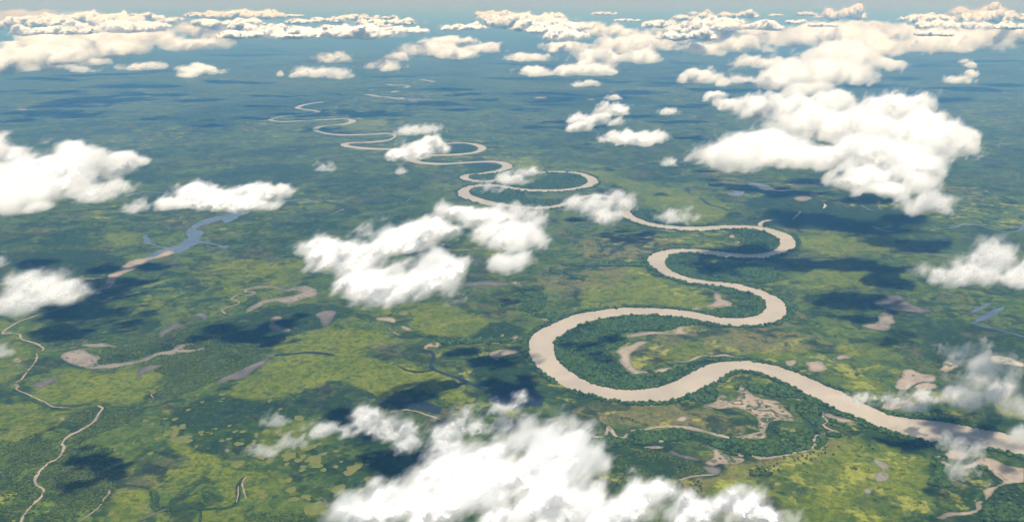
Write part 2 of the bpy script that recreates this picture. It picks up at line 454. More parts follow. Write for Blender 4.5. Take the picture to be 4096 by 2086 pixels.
# ------------------------------------------------------------------ creeks, ponds, mud: traced on the ground
CREEKS = [  # sheet, points, width, material, name
    (30, [(970, 250), (930, 300), (900, 350), (870, 385), (790, 435), (720, 475), (660, 500), (610, 540), (585, 580), (600, 620), (575, 680), (530, 725), (465, 755), (400, 810), (345, 875), (325, 920),
          (340, 970), (385, 990), (410, 1020), (390, 1070), (340, 1120), (280, 1180), (240, 1230), (200, 1311), (170, 1380)], 17, M_TAN, 'creek'),
    (30, [(920, 222), (970, 250)], 14, M_TAN, 'creek'),
    (30, [(780, 245), (620, 245), (490, 232), (430, 195), (350, 160), (270, 120), (190, 90), (160, 75), (150, 60), (175, 45), (145, 10)], 9, M_TAN, 'creek'),
    (20, [(150, 1300), (165, 1280), (140, 1255), (200, 1210), (225, 1180), (260, 1130), (300, 1085), (340, 1030), (345, 985), (335, 965)], 13, M_TANV, 'creek'),
    (20, [(390, 945), (405, 920), (370, 895), (330, 870), (290, 860), (215, 840), (195, 820), (190, 795), (160, 785), (85, 778), (30, 785), (35, 765), (70, 735), (130, 695), (200, 660), (280, 635), (370, 605),
          (450, 580), (560, 550), (620, 525), (720, 500), (780, 470), (820, 440), (840, 405), (900, 370), (1000, 330)], 16, M_TAN, 'creek'),
    (30, [(975, 245), (1100, 235), (1210, 238), (1300, 215), (1400, 195)], 8, M_DKVEG, 'creek'),
    (30, [(1400, 195), (1440, 160), (1415, 125), (1450, 100), (1540, 45), (1610, 0)], 7, M_TANV, 'creek'),
    (20, [(1040, 300), (985, 340), (900, 378), (850, 402), (830, 440), (760, 490), (640, 525), (560, 552)], 34, M_PURP, 'creek'),
    (20, [(985, 268), (900, 262), (820, 275), (690, 280)], 16, M_PURP, 'creek'),
    (20, [(1490, 1311), (1560, 1260), (1605, 1230), (1590, 1195), (1640, 1160), (1700, 1140), (1800, 1120), (1900, 1080), (2000, 1040), (2080, 1000), (2090, 960), (2120, 900), (2110, 850)], 9, M_DKVEG, 'creek'),
    (30, [(720, 580), (780, 540), (900, 485), (1000, 440), (1080, 400), (1190, 375), (1220, 350), (1290, 310), (1370, 245), (1500, 215), (1610, 180), (1660, 130), (1730, 100), (1880, 30), (2000, 0)], 11, M_DKVEG, 'creek'),
    (30, [(1190, 375), (1215, 400), (1270, 430)], 9, M_DKVEG, 'creek'),
    (30, [(1010, 910), (1050, 960), (1130, 970), (1200, 965), (1300, 980), (1390, 995), (1440, 1030), (1460, 1080), (1450, 1130), (1430, 1170), (1500, 1185), (1560, 1195), (1650, 1195), (1720, 1165), (1800, 1160),
          (1850, 1180), (1900, 1190), (2000, 1185), (2100, 1185), (2200, 1150), (2230, 1080), (2225, 1000), (2240, 940), (2300, 880)], 20, M_DKVEG, 'creek'),
    (30, [(1560, 1195), (1480, 1220), (1400, 1260), (1310, 1300)], 13, M_DKMUD, 'creek'),
    (30, [(1870, 1185), (1880, 1250), (1870, 1330)], 12, M_DKVEG, 'creek'),
    (30, [(2300, 1090), (2280, 1000), (2270, 940), (2310, 880)], 9, M_TAN, 'creek'),
    (30, [(2215, 1130), (2230, 1060), (2232, 980)], 7, M_TAN, 'creek'),
    (30, [(1030, 1010), (1020, 1050), (980, 1090), (950, 1140), (900, 1200), (800, 1270), (740, 1311)], 10, M_GRAY, 'creek'),
    (30, [(465, 750), (300, 745), (200, 770), (100, 800), (0, 830)], 5, M_DKVEG, 'creek'),
    (30, [(0, 125), (130, 115), (250, 130), (300, 175), (400, 215), (480, 240), (620, 252)], 9, M_DKVEG, 'creek'),
    (20, [(110, 1070), (270, 1085), (430, 1100)], 6, M_TANV, 'creek'),
    (20, [(430, 945), (540, 940), (640, 920), (740, 905)], 10, M_TANV, 'creek'),
    (20, [(1120, 900), (1250, 882), (1400, 855), (1480, 830)], 10, M_PURP, 'creek'),
    (20, [(2110, 600), (2075, 570), (2090, 550), (2150, 530), (2220, 510), (2240, 490), (2200, 470), (2170, 460), (2200, 430), (2250, 412), (2290, 420), (2350, 420), (2385, 398), (2340, 388), (2300, 392),
          (2320, 370), (2400, 355), (2576, 345)], 24, M_PURP, 'creek'),
    (20, [(2300, 585), (2400, 540), (2500, 490), (2576, 465)], 20, M_PURP, 'creek'),
    (10, [(960, 690), (1050, 680), (1200, 660), (1350, 630), (1500, 635), (1620, 642), (1700, 640)], 34, M_BLUE, 'creek'),
    (10, [(1880, 622), (2000, 610), (2080, 597)], 40, M_BLUE, 'creek'),
    (10, [(1880, 575), (1940, 555), (2010, 545)], 16, M_BLUE, 'creek'),
    (11, [(300, 712), (450, 700), (560, 715), (640, 706)], 42, M_BLUE, 'creek'),
    (11, [(640, 706), (720, 730), (800, 745), (880, 780)], 24, M_DKVEG, 'creek'),
    (11, [(880, 790), (800, 825), (740, 845)], 30, M_BLUE, 'creek'),
    (11, [(740, 845), (640, 880), (540, 940), (420, 970), (300, 1000)], 22, M_DKVEG, 'creek'),
    (11, [(0, 445), (150, 440), (200, 470), (330, 480), (430, 515), (560, 525), (700, 518), (900, 508), (1050, 515), (1230, 512)], 30, M_DKVEG, 'creek'),
    (11, [(900, 508), (1000, 495), (1070, 488)], 18, M_DKVEG, 'creek'),
    (11, [(420, 640), (560, 625), (700, 620), (800, 655), (920, 670), (1100, 665), (1200, 680)], 24, M_DKVEG, 'creek'),
    (11, [(880, 775), (1000, 755), (1200, 735), (1350, 690), (1500, 660), (1700, 650), (1930, 655)], 30, M_DKVEG, 'creek'),
    (11, [(1465, 715), (1500, 690), (1515, 682)], 24, M_BLUE, 'creek'),
    (11, [(200, 905), (350, 910), (450, 875), (620, 860)], 18, M_DKVEG, 'creek'),
    (11, [(430, 300), (560, 320), (700, 300), (850, 310)], 28, M_BLUE, 'creek'),
    (11, [(200, 260), (400, 240), (560, 210), (760, 180)], 40, M_DKVEG, 'creek'),
    (21, [(1900, 905), (2050, 885), (2200, 878), (2320, 870), (2450, 860), (2500, 830), (2576, 805)], 12, M_TANV, 'creek'),
    (22, [(0, 866), (100, 860), (180, 820), (270, 810)], 11, M_DKVEG, 'creek'),
    (21, [(1380, 1080), (1450, 1120), (1550, 1140), (1650, 1130), (1720, 1120)], 18, M_DKVEG, 'creek'),
    (21, [(1560, 960), (1680, 950), (1720, 1000), (1690, 1060), (1720, 1120), (1850, 1165), (2000, 1220), (2150, 1285), (2300, 1330)], 26, M_DEEP, 'creek'),
    (21, [(200, 985), (380, 975), (560, 960), (700, 970), (800, 990)], 26, M_DEEP, 'creek'),
    (20, [(2420, 1100), (2490, 1040), (2560, 980)], 26, M_DKMUD, 'creek'),
    (21, [(1090, 900), (1180, 880), (1300, 900), (1400, 865), (1500, 870)], 20, M_DKMUD, 'creek'),
    (31, [(1220, 310), (1350, 280), (1450, 265), (1560, 280), (1650, 310), (1720, 330), (1790, 355)], 12, M_TAN, 'creek'),
    (31, [(680, 1090), (720, 1130), (770, 1155)], 8, M_DKMUD, 'creek'),
    (22, [(1620, 1045), (1750, 1045), (1820, 1020), (1890, 990), (2000, 995), (2100, 985), (2200, 1000), (2280, 1008)], 22, M_TAN, 'creek'),
    (33, [(620, 225), (660, 250), (690, 290), (690, 330), (730, 370), (690, 400), (720, 430), (770, 460), (700, 490), (620, 510), (610, 560), (615, 600), (580, 630), (520, 655), (430, 665), (350, 690), (270, 700),
          (170, 720), (80, 720), (20, 690)], 16, M_TAN, 'creek'),
    (33, [(770, 460), (800, 462), (850, 480)], 14, M_TAN, 'creek'),
    (32, [(1220, 455), (1350, 450), (1480, 430), (1600, 425), (1760, 435), (1900, 465), (2000, 490), (2150, 520)], 32, M_TAN, 'mudflat'),
    (32, [(1010, 415), (1040, 450), (1090, 510), (1170, 525), (1185, 490)], 20, M_TAN, 'creek'),
    (32, [(1020, 425), (1000, 480), (970, 520), (880, 515), (800, 485)], 20, M_TAN, 'creek'),
    (32, [(1040, 450), (960, 390), (900, 330)], 8, M_DKVEG, 'creek'),
    (32, [(2000, 875), (1900, 878), (1780, 895), (1700, 920), (1620, 950)], 16, M_PURP, 'creek'),
    (32, [(1900, 225), (2050, 262), (2200, 290), (2300, 320), (2370, 380), (2360, 430)], 10, M_DKVEG, 'creek'),
    (13, [(485, 812), (440, 855), (410, 884)], 22, M_SAND, 'creek'),
    (13, [(695, 780), (716, 757), (703, 738)], 26, M_SAND, 'creek'),
    (13, [(100, 950), (108, 920), (150, 900), (205, 891)], 40, M_RIVER, 'creek'),
    (13, [(1160, 950), (1250, 985), (1380, 1000)], 26, M_BLUE, 'creek'),
    (13, [(1740, 962), (1900, 965), (1980, 940), (2100, 930), (2250, 970), (2380, 1000), (2500, 1000), (2560, 970), (2576, 900)], 36, M_BLUE, 'creek'),
    (13, [(1200, 900), (1400, 925), (1600, 930), (1740, 962)], 26, M_DKVEG, 'creek'),
    (13, [(820, 1170), (950, 1180), (1100, 1175), (1300, 1185), (1500, 1195), (1750, 1215), (2000, 1260)], 18, M_PURP, 'creek'),
    (13, [(1050, 750), (1120, 790), (1180, 812)], 30, M_BLUE, 'creek'),
    (13, [(0, 548), (100, 572), (180, 600), (300, 615), (480, 600)], 40, M_BLUE, 'creek'),
    (12, [(2320, 560), (2420, 575), (2576, 590)], 40, M_BLUE, 'creek'),
    (23, [(2100, 690), (2200, 720), (2350, 750), (2576, 815), (2700, 840)], 20, M_BLUE, 'creek'),
    (23, [(1940, 820), (1960, 790), (1880, 765), (1780, 750)], 12, M_DKVEG, 'creek'),
    (12, [(1880, 680), (1950, 740), (2050, 770), (2150, 800)], 40, M_DKVEG, 'creek'),
    (12, [(1760, 590), (1780, 640), (1900, 670)], 24, M_DKVEG, 'creek'),
    (12, [(900, 1100), (960, 1150), (940, 1200)], 24, M_DKVEG, 'creek'),
    (22, [(930, 540), (960, 490), (1100, 465), (1240, 455)], 10, M_DKVEG, 'creek'),
    (22, [(560, 130), (800, 150), (1000, 185), (1150, 150), (1400, 130)], 18, M_DKVEG, 'creek'),
    (33, [(1450, 100), (1500, 70), (1560, 30), (1640, 0)], 10, M_DKVEG, 'creek'),
    (33, [(1330, 470), (1400, 510), (1500, 515), (1600, 530)], 8, M_TANV, 'creek'),
]
PONDS = [
    (20, [(565, 1010), (590, 970), (640, 945), (700, 935), (750, 925), (740, 905), (770, 880), (800, 865), (850, 880), (960, 870), (1000, 880), (1020, 890), (1120, 900), (1060, 912), (960, 905), (870, 910),
          (790, 900), (760, 930), (870, 975), (960, 1000), (900, 1040), (900, 1060), (960, 1075), (1090, 1055), (1250, 1040), (1380, 1000), (1500, 955), (1600, 930), (1640, 900), (1700, 880), (1770, 868),
          (1830, 868), (1880, 885), (1790, 880), (1720, 900), (1700, 920), (1740, 930), (1860, 920), (1955, 900), (1880, 935), (1760, 955), (1640, 960), (1660, 975), (1600, 990), (1500, 985), (1400, 1020),
          (1290, 1060), (1160, 1085), (1000, 1110), (860, 1110), (760, 1085), (650, 1060), (590, 1035)], M_PURP, 'mudflat'),
    (20, [(300, 1270), (340, 1240), (420, 1215), (530, 1195), (545, 1210), (480, 1240), (400, 1285), (330, 1285)], M_DKMUD, 'mudflat'),
    (20, [(1290, 1130), (1370, 1080), (1450, 1080), (1540, 1060), (1480, 1100), (1400, 1120), (1330, 1170), (1270, 1230), (1265, 1190)], M_DKMUD, 'mudflat'),
    (20, [(2000, 1255), (2080, 1200), (2180, 1150), (2300, 1100), (2400, 1050), (2500, 1020), (2490, 1050), (2420, 1100), (2350, 1140), (2300, 1190), (2200, 1210), (2100, 1235)], M_DKMUD, 'mudflat'),
    (20, [(1485, 820), (1500, 770), (1540, 740), (1600, 720), (1600, 690), (1660, 675), (1700, 690), (1760, 690), (1850, 660), (1905, 638), (1850, 612), (1780, 630), (1830, 590), (1900, 590), (1950, 620),
          (1920, 650), (1830, 680), (1700, 720), (1620, 750), (1540, 790)], M_DKMUD, 'mudflat'),
    (21, [(330, 372), (420, 345), (520, 335), (600, 360), (620, 400), (600, 440), (520, 455), (400, 495), (330, 502), (250, 478), (150, 500), (60, 535), (-60, 585), (-20, 540), (60, 500), (150, 462), (260, 445), (400, 428), (480, 400), (440, 378), (360, 392), (300, 376), (200, 357), (0, 368), (-30, 350), (100, 332), (240, 334)], M_PURP, 'mudflat'),
    (21, [(185, 700), (200, 640), (260, 610), (290, 640), (240, 680), (300, 720), (400, 740), (330, 755), (200, 740)], M_PURP, 'mudflat'),
    (21, [(1170, 640), (1280, 625), (1340, 640), (1370, 670), (1340, 680), (1290, 660), (1190, 655)], M_TAN, 'mudflat'),
    (21, [(1260, 690), (1330, 740), (1440, 795), (1400, 800), (1300, 750), (1250, 700)], M_TANV, 'mudflat'),
    (21, [(1410, 705), (1480, 720), (1530, 750), (1480, 750), (1420, 720)], M_TAN, 'mudflat'),
    (21, [(1620, 920), (1660, 880), (1740, 860), (1790, 870), (1770, 910), (1700, 930), (1640, 930)], M_TANV, 'mudflat'),
    (21, [(2225, 970), (2300, 945), (2420, 925), (2500, 940), (2510, 960), (2400, 975), (2350, 1000), (2330, 1030), (2250, 1000)], M_TAN, 'mudflat'),
    (21, [(2440, 825), (2490, 790), (2515, 820), (2460, 840)], M_TANV, 'mudflat'),
    (21, [(2310, 800), (2390, 785), (2370, 805)], M_TAN, 'mudflat'),
    (21, [(2490, 505), (2560, 490), (2576, 510), (2510, 520)], M_TAN, 'mudflat'),
    (21, [(620, 600), (720, 560), (800, 570), (780, 640), (700, 720), (640, 640)], M_DKMUD, 'mudflat'),
    (21, [(1960, 330), (2150, 290), (2400, 300), (2430, 330), (2200, 335)], M_DKMUD, 'mudflat'),
    (21, [(2420, 290), (2500, 295), (2570, 340), (2500, 335)], M_TANV, 'mudflat'),
    (31, [(1060, 60), (1180, 140), (1300, 170), (1450, 190), (1600, 180), (1750, 230), (1780, 300), (1700, 290), (1550, 250), (1430, 250), (1300, 200), (1180, 160), (1100, 130)], M_DEEP, 'pond'),  # pond in cloud shade, the shade painted into its colour
    (31, [(2250, 130), (2400, 60), (2560, 50), (2700, 90), (2740, 220), (2576, 230), (2400, 250), (2300, 200)], M_DEEP, 'pond'),  # shaded swamp, darkened by colour
    (22, [(1165, 800), (1290, 775), (1420, 760), (1560, 768), (1640, 760), (1650, 730), (1720, 715), (1840, 715), (1750, 730), (1700, 745), (1760, 770), (1700, 785), (1550, 785), (1420, 790), (1300, 805), (1230, 822)], M_TAN, 'mudflat'),
    (22, [(1020, 945), (1090, 940), (1150, 905), (1220, 890), (1300, 855), (1390, 850), (1340, 890), (1260, 930), (1230, 970), (1215, 1030), (1230, 1075), (1290, 1120), (1360, 1130), (1420, 1150), (1300, 1150),
          (1260, 1165), (1200, 1120), (1120, 1050), (1130, 1000), (1100, 960)], M_TAN, 'mudflat'),
    (22, [(1430, 1140), (1520, 1110), (1620, 1090), (1620, 1105), (1570, 1135), (1470, 1145)], M_TAN, 'mudflat'),
    (22, [(1940, 350), (2000, 385), (2060, 420), (2080, 435), (2050, 450), (2120, 475), (2165, 500), (2150, 525), (2090, 525), (2020, 540), (1910, 530), (1990, 500), (2020, 470), (2000, 430), (2005, 400)], M_TAN, 'mudflat'),
    (22, [(1785, 565), (1860, 530), (1875, 555), (1860, 570)], M_TAN, 'mudflat'),
    (22, [(150, 505), (200, 490), (230, 505), (190, 520)], M_TANV, 'mudflat'),
    (22, [(660, 560), (700, 530), (740, 550), (700, 567)], M_TANV, 'mudflat'),
    (22, [(390, 640), (440, 645), (480, 668), (430, 665)], M_TAN, 'mudflat'),
    (22, [(500, 612), (540, 600), (595, 603), (540, 615)], M_TAN, 'mudflat'),
    (22, [(110, 830), (150, 790), (175, 815), (150, 835)], M_TANV, 'mudflat'),
    (22, [(0, 940), (140, 930), (170, 945), (60, 980), (0, 990)], M_TAN, 'mudflat'),
    (22, [(760, 510), (790, 515), (800, 528), (775, 525)], M_TANV, 'mudflat'),
    (23, [(335, 1040), (400, 1025), (440, 1040), (420, 1075), (350, 1078)], M_TAN, 'mudflat'),
    (23, [(510, 1050), (600, 1045), (650, 1030), (700, 1075), (725, 1105), (680, 1130), (600, 1135), (560, 1130), (545, 1085)], M_TAN, 'mudflat'),
    (23, [(660, 1010), (720, 1020), (722, 1036), (665, 1026)], M_TAN, 'mudflat'),
    (23, [(770, 1035), (850, 985), (920, 990), (980, 1020), (900, 1020), (800, 1035)], M_TANV, 'mudflat'),
    (23, [(1200, 600), (1240, 580), (1330, 590), (1370, 680), (1310, 700), (1310, 755), (1180, 745), (1050, 715), (1100, 690), (1190, 680), (1220, 640)], M_PURP, 'mudflat'),
    (23, [(1160, 500), (1260, 440), (1400, 430), (1550, 520), (1700, 560), (1600, 585), (1450, 570), (1330, 560)], M_DKMUD, 'pond'),
    (23, [(2090, 690), (2130, 640), (2200, 600), (2390, 530), (2300, 610), (2180, 660)], M_BLUE, 'pond'),
    (23, [(2080, 585), (2180, 520), (2280, 495), (2200, 555)], M_BLUE, 'pond'),
    (23, [(1780, 1120), (1830, 1070), (1800, 1040), (1900, 1050), (1950, 1100), (1850, 1140)], M_TANV, 'mudflat'),
    (23, [(1430, 1130), (1500, 1110), (1600, 1150), (1750, 1180), (1720, 1230), (1650, 1230), (1560, 1245), (1540, 1280), (1500, 1311), (1370, 1290), (1380, 1230), (1440, 1190)], M_TAN, 'mudflat'),
    (23, [(2260, 1020), (2300, 990), (2450, 1010), (2576, 1060), (2600, 1090), (2400, 1065), (2300, 1055)], M_SAND, 'mudflat'),
    (23, [(1405, 1000), (1425, 1000), (1447, 1022), (1425, 1020)], M_SAND, 'mudflat'),
    (23, [(1080, 880), (1115, 878), (1115, 888), (1085, 887)], M_SAND, 'mudflat'),
    (33, [(1540, 40), (1600, 10), (1740, 20), (1750, 60), (1600, 75)], M_TAN, 'mudflat'),
    (33, [(1430, 90), (1500, 110), (1600, 140), (1590, 160), (1480, 130)], M_TANV, 'mudflat'),
    (33, [(1240, 240), (1330, 190), (1480, 170), (1560, 200), (1500, 240), (1300, 268)], M_TAN, 'mudflat'),
    (33, [(690, 285), (760, 300), (860, 340), (980, 360), (1080, 390), (960, 380), (870, 385), (800, 360), (720, 320)], M_TAN, 'mudflat'),
    (99, [(1010, 715), (1060, 670), (1090, 700), (1130, 690), (1140, 625), (1185, 645), (1230, 680), (1330, 700), (1375, 740), (1420, 790), (1400, 812), (1340, 800), (1290, 820), (1270, 868), (1282, 890), (1200, 900), (1110, 890), (1200, 868), (1238, 850), (1235, 800), (1195, 765), (1130, 742), (1040, 748), (950, 735)], M_TANV, 'mudflat'),
    (32, [(1900, 225), (2050, 240), (2150, 200), (2140, 165), (2080, 115), (2060, 150), (2090, 180), (1990, 210)], M_TANV, 'mudflat'),
    (32, [(1840, 590), (1950, 600), (2050, 640), (2070, 660), (2150, 690), (2290, 720), (2290, 745), (2230, 770), (2150, 775), (2060, 770), (1990, 790), (1910, 760), (1980, 720), (1990, 650), (1920, 615)], M_TANV, 'mudflat'),
    (32, [(2220, 655), (2290, 690), (2230, 710)], M_TAN, 'mudflat'),
    (32, [(2350, 685), (2430, 700), (2576, 705), (2480, 730), (2400, 720)], M_TAN, 'mudflat'),
    (32, [(1560, 650), (1620, 635), (1680, 680), (1780, 700), (1880, 735), (1780, 732), (1650, 692)], M_DKMUD, 'mudflat'),
    (32, [(1890, 790), (2000, 800), (2060, 800), (2060, 850), (2000, 880), (1960, 850)], M_DKMUD, 'mudflat'),
    (32, [(1440, 580), (1510, 540), (1550, 568), (1500, 565)], M_TAN, 'mudflat'),
    (32, [(1280, 605), (1400, 600), (1570, 610), (1450, 620)], M_TAN, 'mudflat'),
    (32, [(1640, 345), (1700, 325), (1755, 340), (1740, 365), (1670, 367)], M_TAN, 'mudflat'),
    (33, [(2115, 740), (2200, 710), (2340, 740), (2400, 780), (2500, 800), (2700, 830), (3100, 870), (3500, 900), (3100, 925), (2700, 930), (2480, 950), (2380, 970), (2300, 1000), (2290, 1040), (2250, 1090), (2180, 1130), (2160, 1180), (2110, 1230),
          (2000, 1250), (1900, 1260), (1800, 1290), (1760, 1270), (1850, 1230), (2000, 1220), (2110, 1200), (2130, 1140), (2200, 1100), (2210, 1040), (2200, 1010), (2300, 970), (2390, 940), (2340, 890),
          (2240, 810), (2150, 790), (2040, 820), (1960, 780), (2050, 770)], M_TAN, 'mudflat'),
    (33, [(1745, 690), (1790, 690), (1800, 730), (1850, 745), (1905, 790), (1850, 797), (1790, 750)], M_TAN, 'mudflat'),
    (33, [(1830, 690), (1900, 640), (2050, 680), (2000, 730), (1880, 720)], M_TAN, 'mudflat'),
    (33, [(1150, 735), (1200, 720), (1260, 755), (1305, 800), (1270, 825), (1220, 800)], M_GRAY, 'dry_pan'),
    (33, [(1170, 890), (1200, 845), (1270, 845), (1305, 890), (1290, 920), (1220, 940), (1180, 920)], M_GRAY, 'dry_pan'),
    (33, [(1080, 1020), (1130, 1000), (1150, 1040), (1100, 1050)], M_GRAY, 'dry_pan'),
    (30, [(545, 355), (580, 335), (620, 350), (590, 370)], M_GRAY, 'dry_pan'),
    (20, [(110, 1050), (120, 1015), (170, 1005), (205, 1025), (190, 1055)], M_TANV, 'dry_pan'),
    (10, [(2340, 825), (2250, 850), (2160, 905), (2110, 915), (2090, 890), (2000, 910), (1890, 940), (1840, 975), (1850, 990), (1920, 1000), (1880, 1040), (1870, 1075), (1960, 1095), (2050, 1130), (2140, 1130),
          (2120, 1160), (2080, 1150), (2000, 1125), (1880, 1105), (1800, 1130), (1700, 1190), (1600, 1215), (1480, 1240), (1400, 1270), (1330, 1290), (1420, 1210), (1550, 1170), (1500, 1150), (1400, 1120),
          (1340, 1110), (1350, 1040), (1385, 1030), (1395, 1090), (1450, 1125), (1530, 1145), (1650, 1140), (1700, 1100), (1755, 1055), (1745, 1010), (1800, 945), (1900, 890), (2060, 850), (2160, 835), (2230, 790), (2300, 800)], M_BLUE, 'estuary'),
    (20, [(1680, -40), (1700, 0), (1560, 55), (1450, 70), (1370, 80), (1300, 130), (1200, 190), (1110, 235), (1060, 230), (1130, 180), (1200, 130), (1330, 80), (1500, 0)], M_BLUE, 'estuary'),
    (20, [(1430, 60), (1550, 10), (1640, 20), (1560, 60), (1450, 80), (1380, 100), (1330, 145), (1200, 205), (1100, 250), (1080, 280), (1075, 330), (1050, 350), (960, 370), (850, 410), (840, 400), (960, 340),
          (985, 300), (980, 265), (1005, 260), (1010, 230), (1080, 200), (1130, 170), (1180, 125), (1300, 80)], M_TAN, 'estuary'),
    (13, [(400, 690), (520, 660), (600, 690), (500, 715)], M_PURP, 'pond'),
    (13, [(550, 640), (640, 632), (665, 655), (590, 662)], M_PURP, 'pond'),
    (12, [(2140, 645), (2280, 620), (2260, 665), (2180, 660)], M_BLUE, 'pond'),
    (12, [(2310, 550), (2420, 545), (2560, 600), (2480, 610), (2400, 580)], M_BLUE, 'pond'),
    (12, [(2130, 1040), (2200, 1035), (2195, 1052), (2150, 1055)], M_PINK, 'dry_pan'),
    (12, [(2170, 1095), (2265, 1098), (2230, 1108)], M_PINK, 'dry_pan'),
    (2, [(640, 930), (780, 942), (930, 926), (880, 921), (760, 933)], M_PINK, 'bare_field'),
    (2, [(290, 914), (400, 910), (510, 920), (400, 926)], M_PINK, 'bare_field'),
    (3, [(850, 960), (1100, 970), (1080, 1000), (900, 1005)], M_PINK, 'bare_field'),
    (3, [(2350, 858), (2430, 856), (2440, 866), (2370, 868)], M_SAND, 'bare_field'),
    (3, [(1145, 880), (1170, 878), (1172, 885), (1150, 887)], M_SAND, 'bare_field'),
    (1, [(1440, 925), (1600, 925), (1650, 935), (1500, 945)], M_PURP, 'mudflat'),
    (0, [(130, 1020), (270, 1022), (250, 1032), (140, 1030)], M_PINK, 'bare_field'),
]
WET = np.zeros((MH, MW), np.float32)
fill_world(WET, RIVER)
DARKLINES = np.zeros((MH, MW), np.float32)
CREEK_LABEL = {M_TAN.name: 'narrow tan creek of silty water winding through green marsh', M_TANV.name: 'partly overgrown tan creek in the marsh', M_DKVEG.name: 'dark reed-choked channel in the marsh',
               M_BLUE.name: 'blue water channel in the marsh', M_DEEP.name: 'dark blue swamp channel', M_PURP.name: 'grey muddy creek bed', M_DKMUD.name: 'dark muddy creek bed', M_GRAY.name: 'grey dry creek bed',
               M_SAND.name: 'pale sandy creek stretch', M_RIVER.name: 'short tan side creek joining the river'}
POND_LABEL = {'mudflat': 'bare mudflat among the marsh plants', 'pond': 'shallow pond in the marsh', 'estuary': 'branched estuary of blue water and tan mud', 'dry_pan': 'bare dry pan in the grass', 'bare_field': 'bare patch of soil on the far plain'}
for i, (tl, pts, mat, nm) in enumerate(PONDS):
    v = cc(tl, pts)
    P = ground_pts(smooth(v, True, 8))
    sc = math.hypot(*P.mean(0)) / FOC
    P = rough(rough(P, max(9.0, 6.0 * sc), 40 + i), max(4.0, 2.5 * sc), 140 + i)
    if not (mat is not M_BLUE and soft_sheet(nm, P, mat, kind='structure', label=POND_LABEL[nm])):
        sheet(nm, P, mat, kind='structure', label=POND_LABEL[nm])
    fill_world(WET, P)
for i, (tl, pts, w, mat, nm) in enumerate(CREEKS):
    P = ribbon(cc(tl, pts), w, i, True)
    sheet(nm, P, mat, kind='structure', label=CREEK_LABEL[mat.name] if nm == 'creek' else POND_LABEL[nm])
    if mat is M_DKVEG:
        fill_world(DARKLINES, ribbon(cc(tl, pts), w * 2.2, i + 50))
    else:
        fill_world(WET, P)

# ------------------------------------------------------------------ vegetation zones of the plain, some cloud shade painted in
V = lambda *p: list(p)
LIME = [
    (.9, V((70, 1000), (100, 955), (170, 928), (250, 935), (330, 925), (430, 885), (470, 885), (440, 920), (400, 965), (330, 1008), (240, 1016), (150, 1015))),
    (.75, V((0, 1022), (60, 1000), (120, 1030), (205, 1032), (200, 1045), (140, 1090), (80, 1130), (0, 1175))),
    (.95, V((560, 985), (640, 930), (700, 905), (830, 905), (900, 880), (960, 905), (1090, 930), (1160, 980), (1200, 1005), (1130, 1012), (1040, 975), (940, 1000), (860, 960), (740, 990), (620, 1010))),
    (.9, V((690, 870), (760, 832), (880, 822), (960, 835), (1000, 868), (900, 885), (760, 905))),
    (.95, V((1025, 775), (1080, 758), (1150, 775), (1230, 810), (1220, 835), (1130, 850), (1050, 835))),
    (.8, V((1240, 900), (1310, 870), (1340, 860), (1335, 900), (1260, 950), (1230, 920))),
    (.85, V((1470, 690), (1600, 655), (1650, 690), (1740, 725), (1790, 755), (1740, 785), (1600, 765), (1460, 775))),
    (1.35, V((1330, 437), (1480, 428), (1560, 445), (1640, 470), (1760, 490), (1830, 520), (1800, 555), (1700, 560), (1640, 510), (1600, 490), (1530, 455))),
    (1.15, V((1190, 405), (1340, 395), (1360, 425), (1300, 425), (1250, 410))),
    (1.15, V((870, 310), (960, 300), (980, 312), (940, 325), (860, 325), (830, 318))),
    (.7, V((1000, 350), (1150, 345), (1230, 355), (1240, 385), (1130, 360))),
    (.75, V((660, 1080), (740, 1050), (820, 1070), (800, 1130), (700, 1160), (640, 1150))),
    (.95, V((410, 1105), (440, 1140), (540, 1170), (560, 1150), (480, 1120), (430, 1080))),
    (.7, V((420, 1170), (560, 1160), (680, 1170), (700, 1240), (590, 1260), (520, 1210), (430, 1230))),
    (.8, V((280, 1230), (370, 1225), (380, 1270), (340, 1312), (270, 1312))),
    (.8, V((500, 1270), (580, 1258), (620, 1285), (600, 1320), (470, 1320))),
    (.85, V((1710, 1215), (1780, 1200), (1840, 1170), (1870, 1165), (2000, 1140), (2100, 1080), (2230, 1110), (2330, 1150), (2350, 1200), (2300, 1280), (2250, 1320), (1980, 1320), (1960, 1260), (1800, 1255))),
    (.9, V((1735, 1140), (1800, 1125), (1820, 1135), (1790, 1150))),
    (.8, V((1830, 880), (1980, 870), (2050, 890), (1980, 900), (1850, 900))),
    (.75, V((1620, 880), (1700, 850), (1800, 860), (1760, 900), (1640, 920))),
    (.7, V((2110, 860), (2250, 850), (2300, 870), (2200, 900), (2080, 890))),
    (.8, V((2080, 940), (2200, 950), (2230, 1000), (2130, 1000), (2050, 960))),
    (.8, V((1990, 590), (2100, 570), (2250, 600), (2200, 640), (2080, 640), (2000, 620))),
    (.75, V((2010, 690), (2130, 660), (2230, 720), (2120, 730), (2030, 720))),
    (.6, V((480, 650), (620, 640), (760, 700), (680, 760), (520, 740))),
    (.6, V((300, 690), (420, 760), (600, 780), (520, 810), (380, 800))),
    (.8, V((240, 590), (340, 575), (380, 610), (300, 620))),
    (.75, V((640, 680), (760, 650), (760, 720), (660, 730))),
    (.7, V((0, 850), (60, 840), (80, 900), (40, 960), (0, 970))),
]
